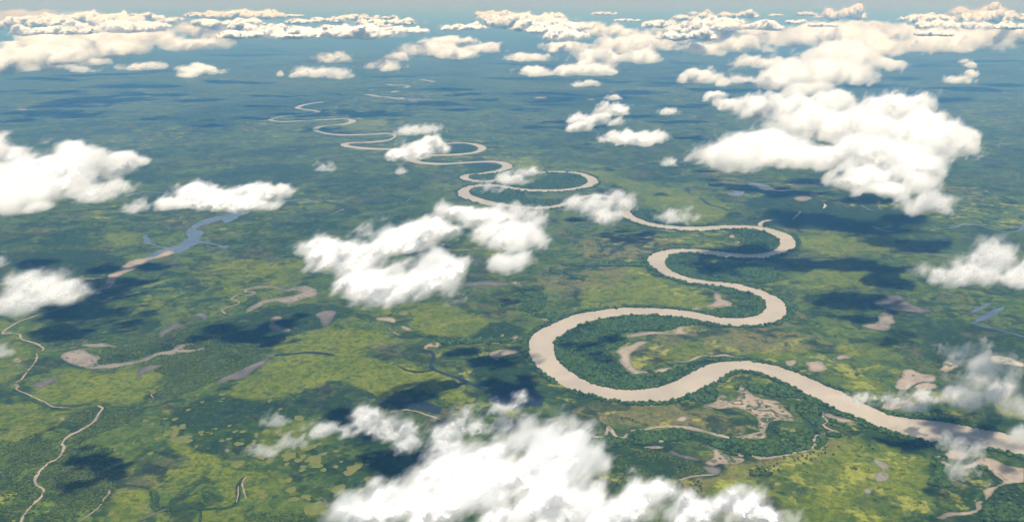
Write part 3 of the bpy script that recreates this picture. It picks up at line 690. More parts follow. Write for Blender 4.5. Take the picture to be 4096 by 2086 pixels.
OLIVE = [
    (.95, V((1440, 1020), (1500, 1010), (1620, 1015), (1700, 1015), (1800, 1040), (1870, 1060), (1900, 1080), (1860, 1095), (1750, 1078), (1600, 1068), (1480, 1065), (1420, 1045))),
    (.55, V((1560, 890), (1650, 840), (1800, 820), (1980, 820), (2100, 860), (2140, 890), (2000, 880), (1830, 895), (1680, 905), (1600, 920))),
    (.6, V((1860, 1160), (1990, 1130), (2050, 1090), (2110, 1075), (2150, 1120), (2000, 1170), (1880, 1210), (1740, 1230), (1700, 1220), (1760, 1190))),
    (.7, V((1690, 1225), (1760, 1190), (1800, 1210), (1780, 1250), (1700, 1260))),
    (.55, V((2330, 1190), (2440, 1180), (2480, 1220), (2400, 1250), (2320, 1240))),
    (.6, V((1450, 600), (1650, 590), (1760, 640), (1600, 650), (1450, 640))),
    (.6, V((1480, 640), (1600, 630), (1560, 720), (1440, 740), (1330, 720), (1380, 660))),
    (.5, V((1650, 400), (1900, 430), (2100, 470), (1900, 480), (1700, 450))),
    (.55, V((1850, 560), (1990, 560), (2060, 590), (2000, 600), (1900, 570))),
    (.6, V((150, 865), (230, 850), (250, 858), (190, 880))),
]
DARK = [  # dark marsh plants, and cloud shade painted into some of the patches
    (.8, V((130, 900), (300, 880), (560, 800), (640, 780), (780, 760), (900, 780), (800, 830), (560, 880), (480, 900), (420, 880), (300, 920), (180, 930))),  # dark scrub, with painted cloud shade in its middle
    (.75, V((480, 1000), (620, 1000), (740, 1010), (660, 1060), (500, 1090), (420, 1060))),
    (.6, V((60, 860), (300, 800), (420, 800), (360, 850), (200, 860))),
    (.8, V((1190, 900), (1330, 870), (1350, 960), (1300, 1010), (1190, 960))),  # cloud shade left of the river bend, painted as dark ground
    (.85, V((1100, 850), (1300, 850), (1330, 830), (1260, 800), (1180, 840))),  # painted cloud shade
    (.9, V((1830, 560), (2000, 530), (2200, 520), (2330, 540), (2280, 600), (2100, 580), (1900, 570))),  # shade of the great cumulus, put into the ground colour
    (.7, V((1860, 500), (2000, 480), (2120, 510), (2000, 540), (1880, 530))),  # upper part of the same painted shade
    (1., V((2600, 1215), (2480, 1235), (2455, 1260), (2430, 1285), (2400, 1320), (2600, 1320))),
    (.7, V((1520, 1100), (1700, 1110), (1800, 1170), (1700, 1200), (1560, 1200), (1480, 1150))),
    (.65, V((1880, 1180), (2000, 1190), (2060, 1230), (2000, 1260), (1900, 1230))),
    (.6, V((2180, 1230), (2260, 1240), (2300, 1290), (2200, 1290), (2120, 1260))),
    (.6, V((300, 520), (500, 440), (700, 400), (850, 430), (700, 470), (480, 540))),
    (.8, V((0, 640), (160, 620), (330, 650), (260, 690), (60, 700))),  # cloud shade at the left edge, put into the ground colour
    (.6, V((2200, 780), (2400, 760), (2400, 850), (2250, 850))),
    (.8, V((2350, 830), (2500, 860), (2600, 900), (2600, 1010), (2480, 960), (2330, 900))),
    (.6, V((420, 280), (700, 240), (900, 250), (700, 300), (480, 330))),
    (.6, V((1200, 230), (1500, 220), (1700, 260), (1400, 280))),
    (.5, V((1700, 300), (1760, 420), (1900, 440), (1650, 380))),
]
zone = np.zeros((3, MH, MW), np.float32)
for ch, L in enumerate((LIME, OLIVE, DARK)):
    for val, p in L:
        fill(zone[ch], smooth(p, True, 4), val)
    zone[ch] = blur(zone[ch], 9)

# forests: strips along the banks and thicker stands inside the bends
FOR = np.zeros((MH, MW), np.float32)
for bank, wd in ((smooth(N_BANK, False, 2), 95.), (smooth(S_BANK, False, 2), 95.)):
    fill_world(FOR, ribbon(bank, wd, 11), .9)
STANDS = [
    cc(22, [(505, 900), (560, 815), (760, 695), (1060, 622), (1400, 608), (1750, 640), (2100, 698), (1950, 705), (1800, 700), (1640, 715), (1600, 750), (1400, 750), (1200, 770), (1130, 800), (1200, 850),
            (1100, 920), (1010, 950), (1080, 1010), (1130, 1070), (1220, 1160), (1330, 1175), (1480, 1165), (1620, 1110), (1800, 1060), (1900, 1015), (2100, 1010), (2250, 1030), (2050, 1050), (1750, 1170),
            (1500, 1270), (1200, 1305), (900, 1255), (650, 1130), (530, 1000)]),
    cc(22, [(1900, 330), (2050, 345), (2300, 390), (2470, 480), (2485, 545), (2400, 605), (2200, 632), (2050, 622), (1900, 580), (2000, 560), (2200, 530), (2250, 480), (2150, 430), (2080, 395)]),
    cc(22, [(1550, 100), (1640, 35), (1760, 30), (1830, 100), (1800, 160), (1900, 220), (2100, 260), (2300, 300), (2100, 300), (1850, 265), (1640, 200), (1570, 150)]),
    cc(22, [(1830, 180), (2000, 130), (2300, 120), (2500, 150), (2576, 200), (2576, 300), (2300, 300), (2100, 270), (1900, 240)]),
    cc(32, [(900, 540), (1020, 520), (1180, 540), (1230, 470), (1400, 460), (1700, 450), (1900, 490), (2100, 545), (2350, 560), (2576, 560), (2660, 600), (2600, 640), (2480, 700), (2420, 690), (2300, 690),
            (2220, 650), (2050, 630), (1900, 570), (1700, 560), (1500, 560), (1300, 600), (1100, 610), (1000, 590)]),
    cc(33, [(-160, 540), (0, 530), (150, 560), (300, 550), (440, 560), (500, 470), (560, 400), (500, 330), (420, 240), (540, 180), (600, 160), (640, 220), (700, 330), (690, 430), (610, 500), (600, 610), (500, 650),
            (350, 680), (200, 700), (60, 690), (-160, 680)]),
    cc(33, [(200, 430), (260, 420), (400, 490), (500, 540), (420, 550), (300, 510)]),
    cc(33, [(60, 60), (250, 20), (420, 60), (560, 150), (400, 150), (240, 140), (100, 110)]),
    cc(32, [(1750, 160), (1900, 90), (2010, 60), (2050, 130), (1980, 190), (1880, 190)]),
    cc(32, [(2180, 60), (2300, 30), (2576, 40), (2576, 130), (2400, 100), (2250, 80)]),
    cc(33, [(640, 230), (760, 250), (900, 310), (1080, 380), (900, 330), (760, 290)]),
    cc(33, [(720, 340), (800, 350), (820, 380), (730, 370)]),
    cc(33, [(620, 600), (640, 540), (700, 510), (740, 550), (680, 600), (640, 650)]),
    cc(33, [(720, 500), (800, 480), (850, 500), (820, 520)]),
    cc(33, [(1290, 480), (1340, 460), (1360, 500), (1310, 510)]),
    cc(33, [(1500, 290), (1650, 190), (1740, 160), (1800, 240), (1780, 320), (1900, 330), (2100, 400), (2250, 430), (2250, 450), (2000, 400), (1700, 360), (1500, 335)]),
    cc(33, [(1730, 660), (1760, 650), (1740, 700), (1800, 770), (1820, 830), (1740, 880), (1720, 940), (1800, 980), (1900, 985), (1850, 930), (1700, 980), (1690, 920), (1770, 840), (1720, 760)]),
    cc(33, [(1820, 690), (1900, 780), (1960, 790), (1900, 840), (1840, 900), (1880, 960), (1720, 960), (1720, 900), (1800, 830)]),
    cc(33, [(2100, 800), (2150, 780), (2260, 830), (2390, 940), (2330, 960), (2240, 860)]),
    cc(33, [(2160, 560), (2250, 640), (2100, 660), (1900, 570), (2020, 590)]),
    cc(21, [(1480, 760), (1600, 790), (1750, 810), (1850, 840), (2000, 850), (2200, 830), (2400, 835), (2500, 800), (2480, 850), (2200, 875), (2000, 890), (1850, 890), (1750, 850), (1600, 820)]),
    cc(22, [(0, 500), (150, 560), (250, 480), (400, 460), (420, 540), (300, 590), (560, 600), (420, 650), (200, 560), (0, 560)]),
    cc(22, [(120, 340), (250, 380), (420, 420), (430, 470), (300, 450), (200, 390)]),
    cc(12, [(1225, 830), (1300, 790), (1450, 800), (1600, 880), (1750, 940), (1500, 925), (1330, 880)]),
    cc(12, [(2120, 985), (2300, 975), (2480, 1010), (2576, 1060), (2576, 1130), (2400, 1195), (2200, 1180), (2300, 1100), (2250, 1030)]),
    cc(13, [(0, 985), (70, 985), (220, 1030), (285, 1100), (240, 1160), (100, 1195), (0, 1195)]),
    cc(12, [(50, 570), (250, 550), (500, 455), (690, 460), (810, 510), (780, 560), (600, 595), (300, 597)]),
    cc(11, [(2070, 630), (2200, 600), (2500, 590), (2576, 640), (2560, 745), (2300, 720), (2100, 660)]),
    cc(11, [(2070, 490), (2200, 465), (2330, 450), (2250, 510), (2120, 512)]),
    cc(11, [(1950, 365), (2200, 355), (2340, 370), (2340, 400), (2200, 435), (2000, 455), (2050, 410)]),
    cc(11, [(1550, 310), (1650, 330), (2000, 335), (1900, 350), (1700, 348), (1580, 335)]),
    cc(11, [(1850, 180), (2000, 178), (2110, 205), (2110, 235), (1950, 262), (1800, 265)]),
    cc(11, [(930, 183), (1100, 190), (1430, 205), (1430, 216), (1150, 210), (960, 195)]),
    cc(11, [(1050, 160), (1200, 130), (1330, 100), (1330, 115), (1200, 145)]),
    cc(11, [(645, 45), (700, 30), (800, 65), (1050, 80), (850, 85), (700, 68)]),
    cc(12, [(0, 640), (300, 690), (600, 700), (760, 655), (600, 720), (400, 758), (100, 745)]),
    cc(12, [(700, 740), (900, 680), (960, 690), (800, 740)]),
    cc(22, [(530, 130), (900, 130), (1380, 110), (1390, 150), (1100, 150), (700, 150)]),
    cc(22, [(470, 170), (700, 230), (800, 290), (700, 260), (500, 210)]),
]
STANDS.append(cc(33, [(2290, 1080), (2400, 1030), (2700, 970), (2700, 1400), (2120, 1400), (2190, 1250), (2230, 1150)]))
for p in STANDS:
    fill(FOR, smooth(p, True, 3), .85)
SCRUB = np.zeros((MH, MW), np.float32)
for p in (
    cc(30, [(0, 560), (150, 560), (300, 500), (520, 430), (700, 300), (790, 250), (960, 250), (1200, 250), (1380, 210), (1200, 380), (900, 500), (750, 580), (1000, 620), (1060, 640), (1000, 900), (1000, 1000),
            (1050, 1020), (950, 1180), (760, 1311), (0, 1400), (0, 1000), (100, 900), (0, 880)]),
    cc(20, [(950, 1080), (960, 980), (1150, 960), (1450, 950), (1640, 860), (1900, 850), (2100, 880), (2450, 880), (2500, 960), (2400, 1050), (2000, 1230), (1750, 1340), (1550, 1360), (1450, 1311), (1600, 1200),
            (1400, 1110), (1250, 1060), (1380, 1010)]),
    cc(20, [(1000, 900), (1450, 800), (1700, 730), (2050, 690), (2200, 730), (2000, 860), (1650, 860), (1480, 950), (1250, 1030), (1000, 1060), (960, 980)]),
    cc(32, [(1180, 660), (1350, 630), (1560, 660), (1800, 740), (1900, 790), (1980, 850), (1750, 880), (1620, 940), (1500, 930), (1300, 900), (1100, 900), (1080, 700)]),
    cc(30, [(1010, 930), (1100, 1000), (1000, 1100), (900, 1250), (700, 1330), (500, 1330), (600, 1100), (800, 950)]),
    cc(30, [(1390, 1000), (1470, 1030), (1470, 1180), (1600, 1200), (1480, 1230), (1400, 1180), (1440, 1080)]),
    cc(31, [(0, 1250), (300, 1230), (650, 1240), (640, 1330), (0, 1340)]),
    cc(20, [(2060, 560), (2200, 520), (2400, 420), (2560, 400), (2560, 470), (2300, 590), (2420, 660), (2250, 680)]),
    cc(33, [(2260, 1095), (2350, 1040), (2700, 970), (2700, 1400), (2000, 1400), (2180, 1250), (2200, 1150)]),
    cc(33, [(1720, 880), (1860, 860), (1900, 940), (1850, 985), (1720, 960)]),
):
    fill(SCRUB, smooth(p, True, 3), .8)
dry = WET < .5
FOR *= dry
SCRUB *= dry
zone[2] = np.maximum(zone[2], blur(FOR, 3) * .95)  # ground under the forest painted dark so crown gaps look shaded
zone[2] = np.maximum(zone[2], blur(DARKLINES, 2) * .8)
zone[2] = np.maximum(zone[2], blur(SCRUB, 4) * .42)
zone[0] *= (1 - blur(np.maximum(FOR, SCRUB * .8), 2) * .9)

# ------------------------------------------------------------------ the ground, one sheet to the horizon
rows = [-4000., 0., 2000., 3000.] + [unproj(1288, v, 0)[1] for v in np.linspace(1330, 30, 560)]
rows += [rows[-1] * 1.25 ** k for k in range(1, 7)]
rows = np.array(rows)
NC = 720
Xr = np.linspace(-1, 1, NC)
half = np.maximum(rows, 3000.) * (1310 / FOC / 1.0) * 1.06 + 300
GX = Xr[None, :] * half[:, None]
GX = np.concatenate([np.minimum(-4e5, GX[:, :1] * 1.5), GX, np.maximum(4e5, GX[:, -1:] * 1.5)], 1)
GY = np.repeat(rows[:, None], NC + 2, 1)
nr, ncx = GX.shape
u, v = proj_np(GX, GY)
iu, iv = np.clip((u / 2).astype(int), 0, MW - 1), np.clip((v / 2).astype(int), 0, MH - 1)
inside = (u > -40) & (u < 2620) & (GY > 3300)
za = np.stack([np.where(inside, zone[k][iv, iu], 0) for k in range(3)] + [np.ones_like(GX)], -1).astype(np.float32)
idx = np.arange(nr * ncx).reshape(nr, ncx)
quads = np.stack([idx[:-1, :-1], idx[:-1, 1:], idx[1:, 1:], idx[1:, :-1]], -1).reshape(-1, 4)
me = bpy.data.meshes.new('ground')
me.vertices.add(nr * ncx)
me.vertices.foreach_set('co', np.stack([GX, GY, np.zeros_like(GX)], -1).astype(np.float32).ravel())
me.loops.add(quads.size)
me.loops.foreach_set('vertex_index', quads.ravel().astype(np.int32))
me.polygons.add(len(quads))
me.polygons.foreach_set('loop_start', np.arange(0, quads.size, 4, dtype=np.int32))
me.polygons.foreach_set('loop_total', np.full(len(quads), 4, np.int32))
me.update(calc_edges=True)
at = me.color_attributes.new('plants', 'FLOAT_COLOR', 'POINT')  # third channel: dark plants together with painted shade
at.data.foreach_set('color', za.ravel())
ground = tag(link(bpy.data.objects.new('ground', me)), label='flat green wetland plain reaching to the hazy horizon', kind='structure')
m, b = newmat('wetland_plain')
p = b.pos()
at_ = b.n('ShaderNodeVertexColor', layer_name='plants')
sx = b.n('ShaderNodeSeparateColor')
b.put(sx.inputs[0], at_.outputs[0])
nh = b.noise(p, 1 / 9000., 4, .55, .5)
nb_ = b.noise(b.v('ADD', p, (5e3, 2e3, 0.)), 1 / 1900., 6, .62, .9)
nm_ = b.noise(p, 1 / 420., 6, .64, .7)
nf = b.noise(b.v('ADD', p, (900., 100., 0.)), 1 / 95., 5, .65, .3)
nt_ = b.noise(p, 1 / 22., 4, .7)
ncol = b.noise(b.v('ADD', p, (100., 9000., 0.)), 1 / 1300., 5, .62, .7)
nrd = b.noise(b.v('ADD', p, (7100., 300., 0.)), 1 / 700., 6, .66, .8)
nq = b.noise(b.v('ADD', p, (300., 5100., 0.)), 1 / 48., 5, .7, .4)
nv = b.noise(b.v('ADD', p, (4300., 900., 0.)), 1 / 190., 6, .68, .9)
w = b.m('ADD', b.m('ADD', b.m('MULTIPLY', nb_, .26), b.m('MULTIPLY', nm_, .26)), b.m('ADD', b.m('MULTIPLY', nv, .28), b.m('MULTIPLY', nf, .20)))
base = b.mix(b.step(w, .44, .56), rgb(.016, .038, .010), rgb(.086, .126, .020))
base = b.mix(b.m('MULTIPLY', b.step(nv, .52, .62), .55), base, rgb(.020, .050, .012))
base = b.mix(b.m('MULTIPLY', b.step(ncol, .50, .60), .55), base, b.mix(b.step(nv, .42, .58), rgb(.055, .105, .018), rgb(.125, .155, .028)))
base = b.mix(b.m('MULTIPLY', b.step(nh, .48, .58), .40), base, rgb(.095, .130, .034))
base = b.mix(b.m('MULTIPLY', b.step(nrd, .53, .63), .65), base, b.mix(b.step(nf, .4, .6), rgb(.062, .056, .034), rgb(.105, .090, .058)))
# grass meadows
brk = b.m('ADD', b.m('MULTIPLY', b.m('SUBTRACT', nm_, .5), 1.5), b.m('ADD', b.m('MULTIPLY', b.m('SUBTRACT', nf, .5), 1.2), b.m('MULTIPLY', b.m('SUBTRACT', nb_, .5), .8)))
lv = b.m('ADD', b.m('MULTIPLY', nf, .65), b.m('MULTIPLY', nrd, .35))
limec = b.mix(b.step(lv, .40, .60), rgb(.060, .092, .012), rgb(.165, .192, .016))
base = b.mix(b.m('MULTIPLY', b.step(b.m('ADD', sx.outputs[0], brk), .30, .72), .9), base, limec)
olc = b.mix(b.step(nf, .38, .62), rgb(.080, .088, .030), rgb(.18, .150, .066))
base = b.mix(b.m('MULTIPLY', b.step(b.m('ADD', sx.outputs[1], brk), .42, .66), .85), base, olc)
# yellow-green lily fields
lil = b.step(b.noise(b.v('ADD', p, (70., 10., 0.)), 1 / 210., 5, .68, .3), .54, .60)
lilb = b.step(b.noise(b.v('ADD', p, (4e3, 7e3, 0.)), 1 / 3800., 4, .55, .4), .48, .58)
base = b.mix(b.m('MULTIPLY', b.m('MULTIPLY', lil, lilb), .6), base, rgb(.30, .30, .05))
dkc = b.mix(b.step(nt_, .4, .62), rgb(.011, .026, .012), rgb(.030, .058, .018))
base = b.mix(b.step(b.m('ADD', sx.outputs[2], b.m('MULTIPLY', brk, .6)), .42, .68), base, dkc)  # dark plants, painted cloud shade and painted shade under the crowns
# wet black swamp between the grass, bright tussock beds
nsw = b.noise(b.v('ADD', p, (2300., 6900., 0.)), 1 / 230., 6, .70, 1.1)
sw = b.m('MULTIPLY', b.step(nsw, .505, .555), b.step(sx.outputs[0], .95, .35))
base = b.mix(b.m('MULTIPLY', sw, .8), base, b.mix(b.step(nf, .42, .6), rgb(.009, .018, .011), rgb(.022, .042, .013)))
tus = b.m('MULTIPLY', b.step(b.noise(b.v('ADD', p, (8300., 1900., 0.)), 1 / 120., 6, .7, .8), .56, .64), b.step(nb_, .44, .56))
base = b.mix(b.m('MULTIPLY', tus, .36), base, rgb(.160, .185, .022))
# shrubs and hummocks, fine grain
base = b.mix(b.m('MULTIPLY', b.step(nf, .53, .62), .6), base, rgb(.014, .036, .011))
base = b.mix(b.m('MULTIPLY', b.step(nq, .52, .58), .82), base, b.mix(.3, base, rgb(.010, .030, .008)))
base = b.mix(b.m('MULTIPLY', b.step(nq, .47, .38), .32), base, b.mix(.5, base, rgb(.20, .23, .05)))
base = b.mix(b.m('MULTIPLY', b.step(nt_, .46, .60), .65), base, b.mix(.45, base, rgb(.008, .024, .006)))
gp = b.surf(base, .95, .05)
me.materials.append(m)

# ------------------------------------------------------------------ forests and scrub (masses)
rng = np.random.default_rng(5)


def scatter(X0, X1, Y0, Y1, sp, mask):
    nx, ny = int((X1 - X0) / sp), int((Y1 - Y0) / sp)
    x, y = np.meshgrid(X0 + (np.arange(nx) + .5) * sp, Y0 + (np.arange(ny) + .5) * sp)
    x = (x + rng.uniform(-.5, .5, x.shape) * sp).ravel()
    y = (y + rng.uniform(-.5, .5, y.shape) * sp).ravel()
    u, v = proj_np(x, y)
    ok = (u > 0) & (u < 2575) & (v > 60) & (v < 1311)
    x, y, u, v = x[ok], y[ok], u[ok], v[ok]
    d = mask[(v / 2).astype(int), (u / 2).astype(int)]
    n = vnoise(x / 120 + 1000, y / 120 + 1000, 2, 4)
    keep = (d > .3) & (rng.uniform(0, 1, len(x)) < np.clip((n - .30) * 4.5, 0.04, 1))
    return x[keep], y[keep]


def crown_mass(name, pts, size, mat, label):
    me = bpy.data.meshes.new(name)
    n = sum(len(q[0]) for q in pts)
    co = np.zeros((n, 3), np.float32)
    sc = np.zeros(n, np.float32)
    i = 0
    for (x, y), s in zip(pts, size):
        co[i:i + len(x), 0], co[i:i + len(x), 1] = x, y
        co[i:i + len(x), 2] = s * .45
        sc[i:i + len(x)] = s * (.4 + 1.2 * rng.uniform(0, 1, len(x)) ** 2.2)
        i += len(x)
    me.vertices.add(n)
    me.vertices.foreach_set('co', co.ravel())
    a = me.attributes.new('size', 'FLOAT', 'POINT')
    a.data.foreach_set('value', sc)
    o = tag(link(bpy.data.objects.new(name, me)), label=label, kind='stuff')
    g = bpy.data.node_groups.new(name, 'GeometryNodeTree')
    g.interface.new_socket('Geometry', in_out='INPUT', socket_type='NodeSocketGeometry')
    g.interface.new_socket('Geometry', in_out='OUTPUT', socket_type='NodeSocketGeometry')
    b = B(g)
    gi, go = b.n('NodeGroupInput'), b.n('NodeGroupOutput')
    ico = b.n('GeometryNodeMeshIcoSphere')
    ico.inputs['Subdivisions'].default_value = 2
    pp = b.n('GeometryNodeInputPosition').outputs[0]
    nz = b.noise(pp, 2.2, 2, .6)
    st = b.n('GeometryNodeSetPosition')
    b.put(st.inputs['Geometry'], ico.outputs['Mesh'])
    b.put(st.inputs['Position'], b.v('MULTIPLY', b.v('SCALE', pp, scale=b.m('ADD', nz, .55)), (1, 1, .8)))
    sm = b.n('GeometryNodeSetMaterial')
    b.put(sm.inputs['Geometry'], st.outputs[0])
    sm.inputs['Material'].default_value = mat
    ip = b.n('GeometryNodeInstanceOnPoints')
    b.put(ip.inputs['Points'], gi.outputs[0])
    b.put(ip.inputs['Instance'], sm.outputs[0])
    na = b.n('GeometryNodeInputNamedAttribute', data_type='FLOAT')
    na.inputs['Name'].default_value = 'size'
    rv = b.n('FunctionNodeRandomValue', data_type='FLOAT_VECTOR')
    rv.inputs[1].default_value = (.5, .5, 6.28)
    b.put(ip.inputs['Rotation'], rv.outputs[0])
    b.put(ip.inputs['Scale'], na.outputs[0])
    b.put(go.inputs[0], ip.outputs[0])
    md = o.modifiers.new('crowns', 'NODES')
    md.node_group = g
    me.materials.append(mat)
    return o


def leaf_mat(name, c1, c2):
    m, b = newmat(name)
    oi = b.n('ShaderNodeObjectInfo')
    f = b.m('ADD', b.m('MULTIPLY', oi.outputs['Random'], .7), b.m('MULTIPLY', b.noise(b.pos(), 1.8, 3), .3))
    b.surf(b.mix(f, rgb(*c1), rgb(*c2)), .9, .08)
    return m


M_LEAF = leaf_mat('mangrove_leaves', (.008, .028, .010), (.068, .118, .026))
M_SCRUB = leaf_mat('scrub_leaves', (.018, .042, .011), (.095, .130, .027))
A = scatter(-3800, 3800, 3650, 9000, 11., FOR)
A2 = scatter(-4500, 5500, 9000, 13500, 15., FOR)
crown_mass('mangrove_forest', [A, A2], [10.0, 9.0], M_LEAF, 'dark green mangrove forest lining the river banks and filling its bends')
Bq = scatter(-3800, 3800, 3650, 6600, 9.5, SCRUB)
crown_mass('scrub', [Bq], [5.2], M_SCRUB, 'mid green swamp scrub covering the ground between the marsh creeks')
print('crowns', len(A[0]), len(A2[0]), len(Bq[0]))

# ------------------------------------------------------------------ single trees on the grass plain
rnd = random.Random(7)


def crown_mesh(seed):
    r = random.Random(seed)
    vs, fs = [], []
    for k in range(46):                      # leaf clumps spread through the crown
        a, zz = r.uniform(0, 6.283), r.uniform(-.55, 1)
        rad = math.sqrt(max(0, 1 - zz * zz)) * r.uniform(.45, 1)
        c = Vector((math.cos(a) * rad, math.sin(a) * rad, zz * .7))
        s = r.uniform(.2, .38)
        t = [Vector((r.uniform(-1, 1), r.uniform(-1, 1), r.uniform(-.6, .6))).normalized() * s for _ in range(4)]
        i = len(vs)
        vs += [tuple(c + q) for q in t]
        fs += [(i, i + 1, i + 2), (i, i + 2, i + 3), (i + 1, i + 2, i + 3), (i, i + 1, i + 3)]
    me = bpy.data.meshes.new('crown')
    me.from_pydata(vs, [], fs)
    me.materials.append(M_TREE)
    return me


def trunk_mesh():
    vs, fs = [], []
    for z, r_ in ((-.02, .16), (.5, .10), (1., .05)):
        vs += [(math.cos(a) * r_, math.sin(a) * r_, z) for a in np.linspace(0, 6.283, 7)[:-1]]
    for k in range(2):
        for i in range(6):
            j = (i + 1) % 6
            fs.append((k * 6 + i, k * 6 + j, k * 6 + 6 + j, k * 6 + 6 + i))
    me = bpy.data.meshes.new('trunk')
    me.from_pydata(vs, [], fs)
    me.materials.append(M_BARK)
    return me


M_TREE = leaf_mat('tree_leaves', (.012, .038, .016), (.04, .075, .022))
M_BARK = veg_mat('bark', (.07, .055, .04), (.11, .09, .07), 2.)
CROWNS = [crown_mesh(i) for i in range(6)]
TRUNK = trunk_mesh()
TREES = [(33, x, y, s) for x, y, s in (
    (1125, 605, 10), (1160, 630, 6), (1050, 615, 6), (790, 687, 8), (715, 672, 7), (710, 622, 7), (838, 615, 7), (1030, 706, 7), (950, 436, 6), (965, 465, 6), (885, 410, 7), (905, 395, 5), (1020, 395, 4),
    (570, 682, 8), (545, 700, 7), (515, 768, 6), (275, 832, 9), (262, 770, 6), (330, 720, 11), (545, 853, 5), (730, 615, 5), (765, 645, 4), (880, 480, 6), (860, 500, 5), (830, 400, 6), (950, 540, 4),
    (900, 500, 5), (690, 640, 6), (650, 690, 5), (600, 665, 6), (625, 720, 5), (460, 720, 7), (430, 740, 5), (500, 700, 8), (535, 725, 8), (580, 735, 8), (1125, 830, 6), (985, 812, 8), (1000, 825, 7), (965, 820, 6),
    (950, 805, 5), (1010, 815, 5), (880, 850, 4), (730, 790, 4), (680, 740, 4), (860, 850, 3), (1900, 1037, 5), (868, 1196 - 1526 + 1526 - 1100, 0))[:-1]]
TREES += [(23, 867, 1198, 8), (23, 435, 573, 9), (23, 400, 600, 10), (23, 395, 520, 9), (23, 380, 560, 8), (23, 470, 628, 7), (23, 365, 590, 8), (23, 405, 545, 7)]
TREES += [(32, x, y, s) for x, y, s in ((1030, 215, 8), (1195, 225, 7), (1330, 230, 9), (1585, 250, 5), (1510, 215, 6), (1650, 230, 7), (1140, 350, 9), (1180, 345, 8), (1210, 355, 9), (1240, 365, 8), (1270, 385, 7), (1715, 225, 7),
                                       (2300, 1045, 4), (1600, 1085, 7), (1630, 1110, 6), (1660, 1090, 5))]
for (tl, x0, x1, y0, y1, n) in ((32, 2330, 2576, 780, 890, 44), (32, 1690, 1890, 925, 1060, 40), (33, 0, 230, 800, 890, 24), (32, 1590, 1700, 1070, 1120, 8), (32, 1740, 1830, 1090, 1115, 5), (33, 640, 900, 380, 520, 12),
                               (33, 400, 720, 600, 720, 14)):
    for _ in range(n):
        TREES.append((tl, rnd.uniform(x0, x1), rnd.uniform(y0, y1), rnd.choice((3.5, 4.5, 5.5, 6.5))))
for i, (tl, x, y, s) in enumerate(TREES):
    (uu, vv), = cc(tl, [(x, y)])
    X, Y, _ = unproj(uu, vv, 0)
    t = bpy.data.objects.new('tree', None)
    t.location = (X, Y, 0)
    t.rotation_euler = (0, 0, rnd.uniform(0, 6.28))
    link(t)
    if i == 0:
        lab = 'large round dark green tree alone in the middle of the grass plain'
    elif tl == 23 and (x, y) == (867, 1198):
        lab = 'lone dark tree in the green flat above the lower river reach'
    elif tl == 23:
        lab = 'dark tree in the clump at the outer bank of the right hand river bend'
    elif tl == 32 and y < 400:
        lab = 'dark shrubby tree on the olive grassland below the big river bend'
    elif tl == 32 and x > 2300:
        lab = 'small tree in the thicket on the grass just below the tan creek'
    elif tl == 32 and x > 1690 and y > 900 and y < 1085:
        lab = 'small tree in the thicket on tan grass beside the bottom cloud'
    elif tl == 32:
        lab = 'small tree at the rim of the low cloud at the bottom edge'
    elif x < 235 and y > 795:
        lab = 'small tree in the thicket where the grass plain turns bright green'
    elif y < 530 and x > 600:
        lab = 'small dark tree on the grass between the creek mouth and the river bank'
    elif x < 780:
        lab = 'small dark tree along the outer side of the tan creek'
    else:
        lab = 'small dark tree standing in the open grass plain below the river'
    tag(t, lab, 'tree', 'trees scattered over the grassland' if i else None)
    cr = link(bpy.data.objects.new('crown', CROWNS[i % 6]), t)
    cr.location = (0, 0, s * .95)
    cr.scale = (s, s, s * 1.0)
    tk = link(bpy.data.objects.new('trunk', TRUNK), t)
    tk.scale = (s * .7, s * .7, s * .9)

# ------------------------------------------------------------------ round reed and lily patches in the marsh
m, b = newmat('yellow_reeds')
p = b.pos()
oi = b.n('ShaderNodeObjectInfo')
c_ = b.mix(oi.outputs['Random'], rgb(.135, .155, .030), rgb(.17, .155, .05))
b.surf(b.mix(b.step(b.noise(p, 1 / 7., 4, .6), .40, .62), b.mix(.45, c_, rgb(.05, .08, .02)), c_), .95, .05)
M_REED = m


def patch_mesh(seed):
    r = random.Random(seed)
    n = 30
    ph = [r.uniform(0, 6.28) for _ in range(4)]
    vs = [(0, 0, 1.0)]
    for ring, z in ((.6, .9), (.92, .6), (1.0, -.02)):
        for k in range(n):
            a = k / n * 6.28318
            q = ring * (1 + .12 * math.sin(2 * a + ph[0]) + .09 * math.sin(3 * a + ph[1]) + .06 * math.sin(5 * a + ph[2]) + .04 * math.sin(9 * a + ph[3]) + r.uniform(-.03, .03))
            vs.append((q * math.cos(a), q * math.sin(a), z + (r.uniform(-.2, .2) if z > 0 else 0)))
    fs = [(0, 1 + k, 1 + (k + 1) % n) for k in range(n)]
    for g in range(2):
        o = 1 + g * n
        fs += [(o + k, o + n + k, o + n + (k + 1) % n, o + (k + 1) % n) for k in range(n)]
    me = bpy.data.meshes.new('reed_patch')
    me.from_pydata(vs, [], fs)
    me.materials.append(M_REED)
    return me


